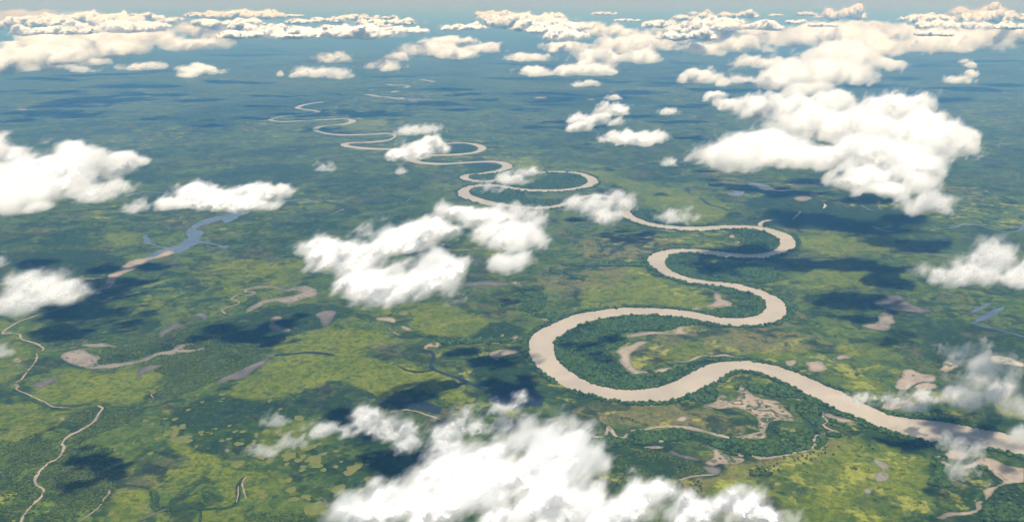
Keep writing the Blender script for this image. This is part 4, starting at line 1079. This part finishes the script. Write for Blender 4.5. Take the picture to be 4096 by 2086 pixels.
PM = [patch_mesh(i) for i in range(7)]
PATCH = [(30, x, y, r) for x, y, r in (
    (1640, 350, 26), (1630, 425, 24), (1660, 442, 32), (1712, 408, 26), (1712, 430, 28), (1565, 487, 34), (1645, 480, 32), (1630, 505, 26), (1710, 530, 62), (1740, 520, 50), (1690, 555, 44), (1760, 555, 36), (1625, 545, 26),
    (1430, 395, 20), (1475, 530, 26), (1885, 472, 24), (1892, 494, 18), (1945, 474, 15), (1980, 482, 13), (2020, 440, 18), (2150, 412, 22), (2205, 465, 24), (2275, 467, 26), (2145, 535, 26), (2080, 552, 22), (2240, 580, 42),
    (1840, 605, 16), (1410, 670, 28), (1895, 190, 18), (2085, 118, 30), (1765, 262, 24), (2090, 158, 18), (2070, 182, 16), (2405, 487, 20), (2400, 512, 18), (2490, 465, 32), (2475, 478, 18), (2385, 560, 20), (2365, 580, 22),
    (2330, 605, 22), (2520, 620, 34), (2560, 600, 28), (2230, 770, 60), (2530, 735, 28), (1550, 345, 22), (1560, 275, 28), (1360, 365, 22), (185, 510, 36), (45, 500, 18), (75, 530, 26), (230, 465, 20), (120, 475, 30), (200, 435, 34),
    (80, 225, 20), (205, 225, 18), (300, 315, 24), (1325, 1165, 26), (1330, 1195, 20), (1050, 1230, 26), (1575, 1000, 16), (1185, 905, 8), (2450, 1035, 34), (2460, 1075, 30), (1850, 125, 18), (2530, 175, 20), (2420, 135, 16),
    (2555, 655, 26))]
PATCH += [(31, x, y, r) for x, y, r in (
    (455, 735, 34), (500, 697, 30), (585, 720, 50), (635, 710, 38), (690, 675, 34), (540, 740, 28), (620, 745, 44), (345, 725, 30), (345, 772, 24), (555, 615, 44), (605, 600, 32), (510, 625, 34), (270, 455, 46), (155, 460, 30),
    (135, 475, 22), (345, 490, 34), (280, 490, 28), (330, 535, 24), (655, 338, 22), (450, 330, 34), (465, 345, 38), (285, 255, 20), (195, 173, 14), (180, 188, 14), (75, 135, 16), (290, 327, 12), (60, 490, 18), (60, 512, 16),
    (805, 650, 24), (805, 795, 26), (855, 748, 18), (690, 825, 30), (500, 795, 30), (490, 825, 30), (630, 785, 46), (575, 770, 24), (960, 815, 60), (1010, 790, 48), (1020, 750, 40), (930, 850, 46), (1105, 740, 20), (1105, 775, 20),
    (1140, 690, 40), (300, 930, 32), (365, 920, 32), (385, 1010, 52), (100, 1030, 36), (120, 1075, 40), (410, 1100, 46), (520, 1075, 40), (545, 1095, 24), (1035, 1020, 40), (830, 1005, 70), (1170, 920, 90), (610, 1180, 100),
    (665, 1215, 60), (350, 655, 16), (655, 580, 22), (190, 620, 40), (120, 690, 50), (180, 750, 30), (40, 555, 20), (370, 690, 60), (1860, 23, 22), (1855, 53, 16), (1995, 38, 26), (2070, 170, 44), (2070, 220, 54), (1980, 200, 30),
    (1980, 240, 44), (2190, 215, 60), (1495, 415, 22), (1925, 305, 26))]
PATCH += [(21, x, y, r) for x, y, r in ((825, 835, 18), (875, 828, 13), (940, 848, 18), (820, 788, 18), (1285, 555, 40), (1285, 583, 44), (1350, 595, 18), (1440, 590, 50), (1700, 560, 24), (2000, 415, 18), (1280, 530, 36), (1660, 605, 40), (1620, 1180, 16),
                                       (1790, 960, 22))]
for i, (tl, x, y, r) in enumerate(PATCH):
    (uu, vv), = cc(tl, [(x, y)])
    X, Y, t_ = unproj(uu, vv, 0)
    px = t_ / FOC / (K * 1.59006)
    o = bpy.data.objects.new('reed_patch', PM[i % 7])
    o.location = (X, Y, 1.6)
    o.scale = (r * px, r * px * rnd.uniform(.85, 1.25), 1.6)
    o.rotation_euler = (0, 0, rnd.uniform(-.4, .4))
    link(o)
    where = ('in the meadow left of the tan creek' if uu < 160 else 'in the marsh between the tan creek and the torn clouds' if uu < 560 else
             'in the marsh just below the torn arch of cloud' if vv > 1110 else 'in the marsh above the torn arch of cloud' if vv > 1010 else 'in the green meadows left of the big river bend')
    size = 'large' if r * px > 105 else 'small' if r * px < 45 else 'middling'
    tag(o, f'{size} round yellowish reed patch {where}', 'reed patch', f'{size} yellow reed patches {where}')

# ------------------------------------------------------------------ haze
x0, x1, y0, y1, z0, z1 = -3.5e5, 3.5e5, -3e3, 4.6e5, -1.2, H + 25
vs = [(x, y, z) for z in (z0, z1) for y in (y0, y1) for x in (x0, x1)]
me = bpy.data.meshes.new('haze')
me.from_pydata(vs, [], [(0, 2, 3, 1), (4, 5, 7, 6), (0, 1, 5, 4), (2, 6, 7, 3), (0, 4, 6, 2), (1, 3, 7, 5)])
tag(link(bpy.data.objects.new('haze', me)), label='pale blue haze over the whole plain', kind='stuff')
m, b = newmat('haze_air')
pv = b.n('ShaderNodeVolumePrincipled')
pv.inputs['Density'].default_value = HAZE_DENS
pv.inputs['Color'].default_value = (*HAZE_COL, 1)
pv.inputs['Anisotropy'].default_value = .35
pv.inputs['Absorption Color'].default_value = (1, 1, 1, 1)
b.put(b.n('ShaderNodeOutputMaterial').inputs['Volume'], pv.outputs[0])
m.cycles.homogeneous_volume = True
me.materials.append(m)
# ------------------------------------------------------------------ clouds
def field(b, pos, blobs, seed, amp, scale, zb, rough_=.64):
    """cloud body: above 0 inside"""
    sp = b.v('ADD', pos, (seed * 1000. + 300., seed * 370., seed * 77.))
    cx = b.n('ShaderNodeCombineXYZ')                 # drawn out along the wind
    b.put(cx.inputs[0], b.m('MULTIPLY', b.v('DOT_PRODUCT', sp, (.72, .55, .42)), .5))
    b.put(cx.inputs[1], b.v('DOT_PRODUCT', sp, (-.61, .79, 0.)))
    b.put(cx.inputs[2], b.v('DOT_PRODUCT', sp, (-.33, -.26, .91)))
    sp = cx.outputs[0]
    n1 = b.noise(sp, 1 / scale, 7, rough_)
    wn = b.noise(sp, 1 / (scale * 1.3), 2, .5, 0., 1)
    wp = b.v('ADD', pos, b.v('SCALE', b.v('SUBTRACT', wn, (.5, .5, .5)), scale=scale * .9))
    e = None
    for (cx, cy_, cz, rx, ry, rz) in blobs:
        d = b.v('LENGTH', b.v('MULTIPLY', b.v('SUBTRACT', wp, (cx, cy_, cz)), (1 / rx, 1 / ry, 1 / rz)))
        k = b.m('SUBTRACT', 1., d)
        e = k if e is None else b.m('SMOOTH_MAX', e, k, .25)
    z = b.n('ShaderNodeSeparateXYZ')
    b.put(z.inputs[0], pos)
    e = b.m('SUBTRACT', e, b.m('MULTIPLY', b.m('MAXIMUM', b.m('SUBTRACT', zb, z.outputs[2]), 0.), 1.0 / (scale * .35)))
    return b.m('ADD', e, b.m('MULTIPLY', b.m('SUBTRACT', n1, .5), amp))


def iso_object(args, thr, vox):
    blobs = args[0]
    g = bpy.data.node_groups.new('body', 'GeometryNodeTree')
    g.interface.new_socket('Geometry', in_out='OUTPUT', socket_type='NodeSocketGeometry')
    b = B(g)
    F = field(b, b.n('GeometryNodeInputPosition').outputs[0], *args)
    vc = b.n('GeometryNodeVolumeCube')
    b.put(vc.inputs['Density'], b.m('ADD', F, 2.))
    vc.inputs['Background'].default_value = 0
    lo = [min(q[i] - 1.35 * q[i + 3] for q in blobs) for i in range(3)]
    hi = [max(q[i] + 1.35 * q[i + 3] for q in blobs) for i in range(3)]
    lo[2] = max(lo[2], args[4] - args[3] * .5)
    vc.inputs['Min'].default_value = lo
    vc.inputs['Max'].default_value = hi
    for i, k in enumerate('XYZ'):
        vc.inputs['Resolution ' + k].default_value = max(10, min(220, int((hi[i] - lo[i]) / vox)))
    go = b.n('NodeGroupOutput')
    vm = b.n('GeometryNodeVolumeToMesh')
    b.put(vm.inputs['Volume'], vc.outputs[0])
    vm.inputs['Threshold'].default_value = 2 + thr
    b.put(go.inputs[0], vm.outputs[0])
    o = link(bpy.data.objects.new('body', bpy.data.meshes.new('body')))
    o.modifiers.new('body', 'NODES').node_group = g
    return o


def mist_mat(args, wid, sig):
    m, b = newmat('cloud_mist')
    F = field(b, b.pos(), *args)
    d = b.m('MULTIPLY', b.m('POWER', b.m('DIVIDE', F, wid, clamp=True), 2.), sig)
    pv = b.n('ShaderNodeVolumePrincipled')
    b.put(pv.inputs['Density'], d)
    pv.inputs['Color'].default_value = (1, 1, 1, 1)
    pv.inputs['Anisotropy'].default_value = 0.
    pv.inputs['Absorption Color'].default_value = (1, 1, 1, 1)
    b.put(b.n('ShaderNodeOutputMaterial').inputs['Volume'], pv.outputs[0])
    m.cycles.volume_step_rate = .4
    return m


def white_mat(name, body):
    m, b = newmat(name)
    p = b.n('ShaderNodeBsdfPrincipled')
    p.inputs['Base Color'].default_value = (.74, .74, .74, 1)
    p.inputs['Roughness'].default_value = 1
    p.inputs['Specular IOR Level'].default_value = 0
    o = b.n('ShaderNodeOutputMaterial')
    if body >= 1:
        b.put(o.inputs[0], p.outputs[0])
        return m
    lw = b.n('ShaderNodeLayerWeight')
    mx = b.n('ShaderNodeMixShader')
    b.put(mx.inputs[0], b.m('MULTIPLY', b.m('POWER', b.m('SUBTRACT', 1., lw.outputs['Facing']), 1.5), body))
    b.put(mx.inputs[1], b.n('ShaderNodeBsdfTransparent').outputs[0])
    b.put(mx.inputs[2], p.outputs[0])
    b.put(o.inputs[0], mx.outputs[0])
    return m


M_BODY = white_mat('cloud_body', 1)
M_VEIL = white_mat('cloud_veil', .10)
M_THIN = white_mat('cloud_thin_body', .35)
CB = 1120.0
STYLE = {'d': (3.6, .70, .075, .52), 'm': (4.4, .95, .045, .60), 'w': (5.0, 1.0, .025, .30)}   # noise, edge width, density per metre, body threshold


def cloud_args(ell, h, seed, style):
    cu = sum(e[0] for e in ell) / len(ell)
    cv = sum(e[1] for e in ell) / len(ell)
    X, Y, t0 = unproj(cu, cv, h)
    px = t0 / FOC
    bl = []
    for u, v, ru, rv in ell:
        x, y, t = unproj(u, v, h)
        r = t / FOC
        a = math.atan2(H - h, math.hypot(x, y))
        rx, rw = ru * r, rv * r
        ry = min(rx * .8, .8 * rw / math.sin(a))
        rz = max(50, math.sqrt(max(rw * rw - (ry * math.sin(a)) ** 2, 0)) / math.cos(a))
        rz = min(rz, ry)
        q = {'d': 1.28, 'm': 1.22, 'w': 1.35}[style] * (.9 if len(ell) > 6 and cv < 460 and cu > 1800 else 1)
        bl.append((x - X, y - Y, 0., rx * q, ry * q, rz * q))
    zb = -.3 * max(q[5] for q in bl)
    mrv = sum(e[3] for e in ell) / len(ell)
    sc = min(max(2.0 * mrv, 20), 62) * px
    return (X, Y, h), px, (bl, seed, STYLE[style][0], sc, zb)


CLOUDS = [
    # far left group
    ('large white cumulus at the left edge, low end of the far left bank', 'd', [(60, 158, 75, 26), (10, 168, 30, 22), (115, 148, 45, 18)]),
    ('broad billowed cumulus in the middle of the far left bank', 'd', [(200, 122, 90, 30), (150, 142, 60, 15), (270, 105, 50, 22), (110, 112, 40, 22)]),
    ('thin hooked cloud trailing below the far left bank', 'm', [(270, 138, 35, 16), (235, 155, 30, 10), (205, 172, 28, 9)]),
    ('rounded cumulus between the far left bank and the long wedge cloud', 'd', [(385, 98, 50, 23), (430, 108, 25, 14)]),
    ('long wedge shaped cumulus with its thin end to the left', 'd', [(480, 113, 60, 14), (540, 92, 45, 22), (500, 80, 40, 18), (435, 120, 25, 7)]),
    ('small flat grey white cloud left of the lone wing shaped cloud', 'm', [(355, 170, 44, 9), (375, 166, 20, 9)]),
    ('lone bright wing shaped cloud over the blue far plain', 'd', [(500, 180, 36, 13), (530, 180, 28, 10), (475, 188, 18, 8), (500, 172, 20, 10)]),
    ('long low cumulus in the bank near the top left corner', 'm', [(60, 42, 60, 11), (110, 38, 40, 8)]),
    # centre far
    ('slanting ragged cloud above the first distant river bends', 'm', [(838, 150, 38, 11), (792, 155, 20, 6), (860, 143, 18, 8)]),
    ('flat ragged cloud with a drooping right end above the distant river bends', 'm', [(800, 185, 52, 12), (850, 190, 28, 16), (760, 188, 25, 6)]),
    ('tiny puff left of the flat ragged cloud', 'm', [(705, 188, 11, 8)]),
    ('faint grey wisp beside the long cloud chain', 'w', [(960, 165, 42, 11), (980, 172, 22, 7)]),
    ('long cloud chain with a peaked middle, left of the grey white pair', 'd', [(1010, 145, 25, 10), (1090, 130, 65, 16), (1130, 112, 55, 14), (1210, 125, 40, 15), (1150, 138, 45, 11), (1185, 118, 25, 12)]),
    ('low cloud right of the long cloud chain', 'm', [(1325, 147, 48, 9), (1300, 142, 20, 9), (1350, 150, 20, 6)]),
    ('two humped cloud with a long bright right half', 'd', [(1345, 182, 38, 13), (1465, 180, 70, 14), (1525, 160, 28, 12), (1490, 165, 40, 12)]),
    ('small bright puff under the two humped cloud', 'm', [(1475, 213, 26, 8), (1485, 208, 14, 7)]),
    ('grey flat little puff lower than the small bright puff', 'm', [(1545, 246, 18, 7)]),
    ('small smooth cloud above the left end of the big stacked cloud', 'd', [(1425, 122, 48, 11), (1390, 126, 18, 8)]),
    ('stacked billowing cumulus right of the smooth little cloud', 'd', [(1510, 142, 48, 15), (1560, 120, 50, 16), (1620, 115, 60, 23), (1680, 103, 45, 17), (1600, 145, 40, 14)]),
    ('double cumulus high in the far bank above the stacked cumulus', 'd', [(1500, 82, 42, 14), (1560, 84, 36, 12), (1485, 74, 25, 14)]),
    ('cumulus with a smooth top high in the far bank', 'm', [(1700, 78, 58, 13), (1720, 72, 30, 12)]),
    ('long slanting cumulus rising to the right in the far bank', 'd', [(1760, 124, 48, 11), (1830, 106, 60, 20), (1900, 96, 60, 24), (1870, 116, 50, 14)]),
    ('flat cloud just above the heap on the right', 'm', [(1895, 157, 44, 13), (1945, 165, 45, 12)]),
    ('bright double puff left of the heap on the right', 'd', [(1760, 198, 36, 20), (1812, 205, 25, 14), (1770, 185, 20, 14)]),
    ('grey strand joining the double puff to the heap', 'w', [(1865, 200, 28, 9), (1845, 206, 16, 5)]),
    ('tall white heap of cumulus on the right, in front of the far bank', 'd', [(1960, 200, 72, 33), (2060, 188, 80, 40), (2120, 150, 80, 36), (2200, 122, 70, 33), (2230, 165, 36, 15), (2020, 222, 50, 14), (2160, 190, 40, 25)]),
    ('broad cumulus mass of the far right bank behind the white heap', 'd', [(2000, 102, 60, 18), (2080, 88, 70, 20), (2160, 75, 60, 14), (2030, 85, 40, 15)]),
    ('long bright cumulus mass at the right edge of the far bank', 'd', [(2300, 88, 60, 18), (2400, 112, 80, 24), (2480, 100, 60, 27), (2550, 95, 50, 24), (2340, 105, 50, 16)]),
    ('small bird shaped cloud alone over the blue plain on the right', 'm', [(2420, 203, 26, 11), (2442, 190, 14, 9), (2400, 205, 18, 5)]),
    ('tiny faint puff high over the blue plain on the right', 'm', [(2440, 167, 14, 7)]),
    ('tiny faint flake above the tiny faint puff', 'm', [(2422, 155, 14, 5)]),
    ('pair of small puffs left of the great cumulus', 'd', [(1795, 248, 24, 15), (1828, 268, 25, 14), (1812, 262, 15, 10)]),
    # great right cloud
    ('great bright cumulus with many lobes on the right', 'd', [(1910, 275, 70, 28), (1990, 280, 80, 36), (2080, 265, 60, 28), (2060, 320, 110, 42), (1830, 398, 78, 30), (1920, 378, 110, 42), (2010, 390, 80, 33), (2250, 290, 90, 42),
                                                           (2180, 330, 110, 48), (2330, 320, 55, 33), (2350, 362, 88, 42), (2230, 395, 95, 34)]),
    ('bright front lobe hanging below the great cumulus', 'd', [(2170, 450, 72, 38), (2255, 455, 68, 38), (2120, 455, 28, 22), (2300, 420, 60, 30), (2220, 480, 50, 18)]),
    ('ragged grey wisp below the right end of the great cumulus', 'w', [(2310, 518, 45, 28), (2350, 505, 38, 18), (2375, 520, 20, 12)]),
    ('slim bright cloud slanting up to the right, alone left of the great cumulus', 'd', [(1450, 322, 34, 10), (1490, 305, 44, 17), (1540, 280, 34, 14), (1560, 270, 16, 9)]),
    ('flat bright cloud below the slim slanting cloud', 'd', [(1590, 352, 62, 15), (1645, 345, 36, 9), (1550, 345, 24, 10), (1585, 340, 30, 12)]),
    ('small grey puff right of the slim slanting cloud', 'm', [(1680, 283, 25, 7)]),
    ('small puff left of the great cumulus lower end', 'm', [(1690, 410, 22, 10), (1680, 403, 10, 9)]),
    # clouds over the river
    ('white cloud covering the far river bends, lower of two', 'd', [(1060, 375, 50, 23), (1000, 395, 26, 9), (1105, 365, 20, 16), (1050, 385, 40, 16)]),
    ('hazy cloud right behind the one covering the far river bends', 'm', [(1045, 330, 48, 15), (1095, 325, 20, 8)]),
    ('tilted cloud crossing the narrow neck of the river bends', 'm', [(1330, 434, 33, 17), (1280, 452, 48, 17), (1225, 475, 32, 10)]),
    ('plump cloud hiding the river where it turns down', 'm', [(1490, 527, 52, 28), (1550, 515, 42, 28), (1585, 495, 20, 14), (1520, 545, 40, 14)]),
    ('large white horseshoe shaped cloud in the middle', 'd', [(835, 650, 66, 42), (900, 665, 60, 48), (1020, 605, 78, 38), (1090, 590, 50, 28), (950, 725, 80, 40), (1060, 712, 88, 52), (1120, 660, 46, 42), (960, 622, 40, 25)]),
    ('tall broken cloud right of the horseshoe cloud', 'd', [(1160, 535, 52, 23), (1220, 550, 78, 28), (1280, 600, 72, 40), (1265, 655, 62, 36), (1320, 580, 38, 28), (1240, 590, 50, 30)]),
    ('thin grey shreds along the river beside the broken cloud', 'w', [(1330, 545, 40, 14), (1360, 565, 20, 12), (1300, 530, 30, 10)]),
    ('small wispy cloud over the straight reach of the river', 'w', [(1700, 548, 34, 12), (1685, 535, 14, 14)]),
    # left
    ('large cumulus at the left edge over the green plain', 'd', [(80, 452, 96, 40), (170, 432, 88, 44), (250, 420, 58, 34), (310, 396, 36, 20), (40, 500, 60, 36), (130, 470, 95, 40), (200, 400, 40, 25)]),
    ('white cloud cut by the left edge above the large cumulus', 'd', [(15, 390, 40, 30), (40, 400, 25, 20)]),
    ('ragged tail cloud at the lower right of the large left cumulus', 'm', [(240, 488, 52, 22), (300, 470, 34, 14), (220, 500, 25, 10)]),
    ('long grey white cloud lying over the blue estuary', 'd', [(500, 497, 58, 26), (580, 507, 78, 27), (660, 490, 58, 22), (440, 512, 38, 15), (705, 474, 24, 13), (630, 515, 50, 18)]),
    ('small wisp left of the long cloud over the estuary', 'w', [(340, 525, 25, 12), (360, 512, 14, 10)]),
    ('soft white cloud low over the left creek', 'm', [(100, 722, 68, 34), (50, 762, 60, 28), (180, 725, 50, 17), (140, 745, 58, 26), (90, 700, 30, 20)]),
    ('little white puff cut by the left edge above the soft cloud', 'm', [(-4, 664, 18, 12)]),
    ('dim puff cut by the left edge over the meadow', 'w', [(0, 886, 20, 14)]),
    ('tiny wisp over the green plain left of the far river bends', 'w', [(820, 423, 17, 10), (828, 416, 8, 6)]),
    ('faint tiny wisp over the plain near the river loops', 'w', [(1010, 432, 12, 9)]),
    # right edge
    ('thick white cloud cut by the right edge over the blue ponds', 'm', [(2440, 690, 58, 34), (2500, 660, 58, 38), (2550, 690, 62, 42), (2340, 690, 34, 15), (2485, 638, 28, 22), (2590, 670, 50, 40)]),
    # bottom right wisps
    ('torn veil of cloud over the river at the right edge', 'm', [(2500, 980, 74, 36), (2400, 998, 54, 26), (2556, 1030, 44, 40), (2450, 962, 48, 22), (2572, 1090, 24, 30)]),
    ('thin high shred above the torn veil at the right edge', 'w', [(2450, 900, 62, 20), (2490, 925, 50, 20)]),
    ('thin mist strand crossing the river near its lower end', 'm', [(2170, 1003, 58, 17), (2240, 1018, 45, 13), (2290, 1022, 28, 14), (2320, 1000, 40, 18)]),
    ('thin mist drifting over the mud bay in the lower right corner', 'w', [(2410, 1130, 34, 22), (2440, 1190, 36, 16)]),
    # bottom
    ('huge white cloud top at the bottom edge', 'd', [(1060, 1275, 170, 58), (1200, 1235, 170, 78), (1320, 1210, 140, 86), (1415, 1130, 80, 52), (1470, 1160, 52, 40), (960, 1300, 120, 36), (1130, 1190, 90, 40), (1350, 1290, 160, 70)]),
    ('torn arch of cloud rising from the huge bottom cloud to the left', 'm', [(845, 1080, 66, 14), (925, 1064, 54, 22), (995, 1084, 50, 25), (1030, 1120, 30, 22), (905, 1042, 26, 12)]),
    ('ragged streamer rising to the right between the arch and the huge cloud', 'm', [(1115, 1098, 44, 18), (1185, 1068, 50, 19), (1262, 1025, 44, 13), (1312, 1000, 24, 9), (1130, 1128, 40, 18)]),
    ('feathery veil at the upper right of the huge bottom cloud', 'w', [(1410, 1075, 48, 36), (1330, 1090, 50, 35), (1440, 1060, 20, 25), (1290, 1110, 40, 30)]),
    ('smaller white cloud top right of the huge bottom cloud', 'd', [(1560, 1275, 84, 40), (1640, 1228, 42, 20), (1500, 1300, 60, 30), (1600, 1250, 50, 25)]),
    ('low bright cloud top at the bottom edge, farther right', 'd', [(1750, 1292, 66, 28), (1860, 1288, 86, 28), (1930, 1302, 48, 18)]),
    ('small faint wisp over the yellow reed patches', 'w', [(572, 1132, 9, 18), (585, 1122, 6, 8)]),
    ('faint smear of mist over the reed patches left of the torn arch', 'w', [(690, 1058, 24, 14), (730, 1115, 30, 12), (665, 1135, 28, 10)]),
]
todo = []
LOW = {'torn veil': 260., 'thin mist strand': 260., 'thin mist drifting': 300., 'thin high shred': 500.}
for i, (lab, sty, ell) in enumerate(CLOUDS):
    hh = next((q for k, q in LOW.items() if lab.startswith(k)), CB + max(0., 165. - sum(e[1] for e in ell) / len(ell)) * 4.6)
    loc, px, args = cloud_args(ell, hh, i + 1, sty)
    amp, wid, sig, thr = STYLE[sty]
    far = loc[1] > 24000
    sig = min(sig, sig * 6.0 / px) if far else sig * (.45 if hh < 600 else 1.)
    vox = max(9., px * (3.4 if not far else 3.0))
    todo.append((lab, loc, args, sty, wid, sig, iso_object(args, thr, vox), iso_object(args, -.03, vox)))
# forms of the small clouds of the far bank
FORMS = []
frnd = random.Random(3)
for k in range(8):
    n = frnd.choice((2, 3, 3, 4))
    x, bl = 0., []
    for j in range(n):
        r = frnd.uniform(700, 1300)
        bl.append((x, frnd.uniform(-300, 300), 0., r * 1.2, r * .9, frnd.uniform(220, 420)))
        x += r * frnd.uniform(.8, 1.4)
    xm = x / 2
    bl = [(q[0] - xm,) + q[1:] for q in bl]
    args = (bl, 200 + k, 3.4, 620., -120.)
    FORMS.append((args, iso_object(args, .30, 75.), iso_object(args, -.03, 75.)))
dg = C.evaluated_depsgraph_get()


def harvest(o, name, mat):
    me = bpy.data.meshes.new_from_object(o.evaluated_get(dg))
    me.name = name
    me.materials.clear()
    if name == 'cloud' and len(me.polygons):       # crumbs too small to matter are left to the mist
        n = len(me.vertices)
        ed = np.zeros(len(me.edges) * 2, np.int32)
        me.edges.foreach_get('vertices', ed)
        a, b_ = ed[::2], ed[1::2]
        lab_ = np.arange(n)
        while True:
            m_ = np.minimum(lab_[a], lab_[b_])
            new = lab_.copy()
            np.minimum.at(new, a, m_)
            np.minimum.at(new, b_, m_)
            new = new[new]
            if (new == lab_).all():
                break
            lab_ = new
        u_, cnt = np.unique(lab_, return_counts=True)
        drop = set(u_[cnt < .25 * cnt.max()].tolist())
        if drop:
            bm = bmesh.new()
            bm.from_mesh(me)
            bm.verts.ensure_lookup_table()
            bmesh.ops.delete(bm, geom=[v_ for v_, l_ in zip(bm.verts, lab_.tolist()) if l_ in drop], context='VERTS')
            bm.to_mesh(me)
            bm.free()
    me.materials.append(mat)
    return me


made = []
for lab, loc, args, sty, wid, sig, a, b_ in todo:
    made.append((lab, loc, harvest(a, 'cloud', {'w': M_VEIL, 'm': M_THIN, 'd': M_BODY}[sty]), harvest(b_, 'mist', mist_mat(args, wid, sig))))
forms = [(harvest(a, 'cloud', M_BODY), harvest(b_, 'mist', mist_mat(args, .75, .016))) for args, a, b_ in FORMS]
for t in todo:
    for o in t[6:8]:
        bpy.data.objects.remove(o)
for t in FORMS:
    for o in t[1:3]:
        bpy.data.objects.remove(o)
for lab, loc, body, mist in made:
    o = link(bpy.data.objects.new('cumulus_cloud', body))
    o.location = loc
    tag(o, lab, 'cloud', 'cumulus clouds over the plain')
    link(bpy.data.objects.new('mist', mist), o)
print('cloud polys', sum(len(q[2].polygons) + len(q[3].polygons) for q in made))
# the far bank
taken = [(e[0], e[1], e[2], e[3]) for c_ in CLOUDS for e in c_[2]]
nb_clouds = 0
for tries in range(900):
    if nb_clouds >= 80:
        break
    uu = frnd.uniform(-60, 2640)
    top = 48 if uu < 500 else 36
    vv = top + (frnd.random() ** 1.6) * (70 if uu < 1200 else 60)
    if 560 < uu < 1000 and vv > 92:
        continue
    if vv > 60 and any(abs(uu - q[0]) < q[2] and abs(vv - q[1]) < q[3] for q in taken):
        continue
    hb = 1780.
    X, Y, t = unproj(uu, vv, hb)
    k = frnd.randrange(8)
    o = link(bpy.data.objects.new('cumulus_cloud', forms[k][0]))
    o.location = (X, Y, hb)
    s = (.16 + .46 * frnd.random() ** 1.6) * (t / 30000) ** .4
    o.scale = (s * 1.15, s, s * frnd.uniform(.9, 1.7))
    o.rotation_euler = (0, 0, frnd.uniform(-.5, .5))
    bank = ('above the far left cloud bank' if uu < 420 else 'above the long wedge cloud left of centre' if uu < 760 else 'above the empty blue plain left of centre' if uu < 1050 else
            'above the two humped cloud in the centre' if uu < 1450 else 'above the stacked cumulus right of centre' if uu < 1800 else 'above the tall white heap on the right' if uu < 2250 else 'above the lone bird shaped cloud on the right')
    tag(o, ('flat cream cloud on the horizon ' if vv < 56 else 'small white cloud of the far bank ') + bank, 'cloud', ('horizon clouds ' if vv < 56 else 'far bank clouds ') + bank)
    link(bpy.data.objects.new('mist', forms[k][1]), o)
    nb_clouds += 1
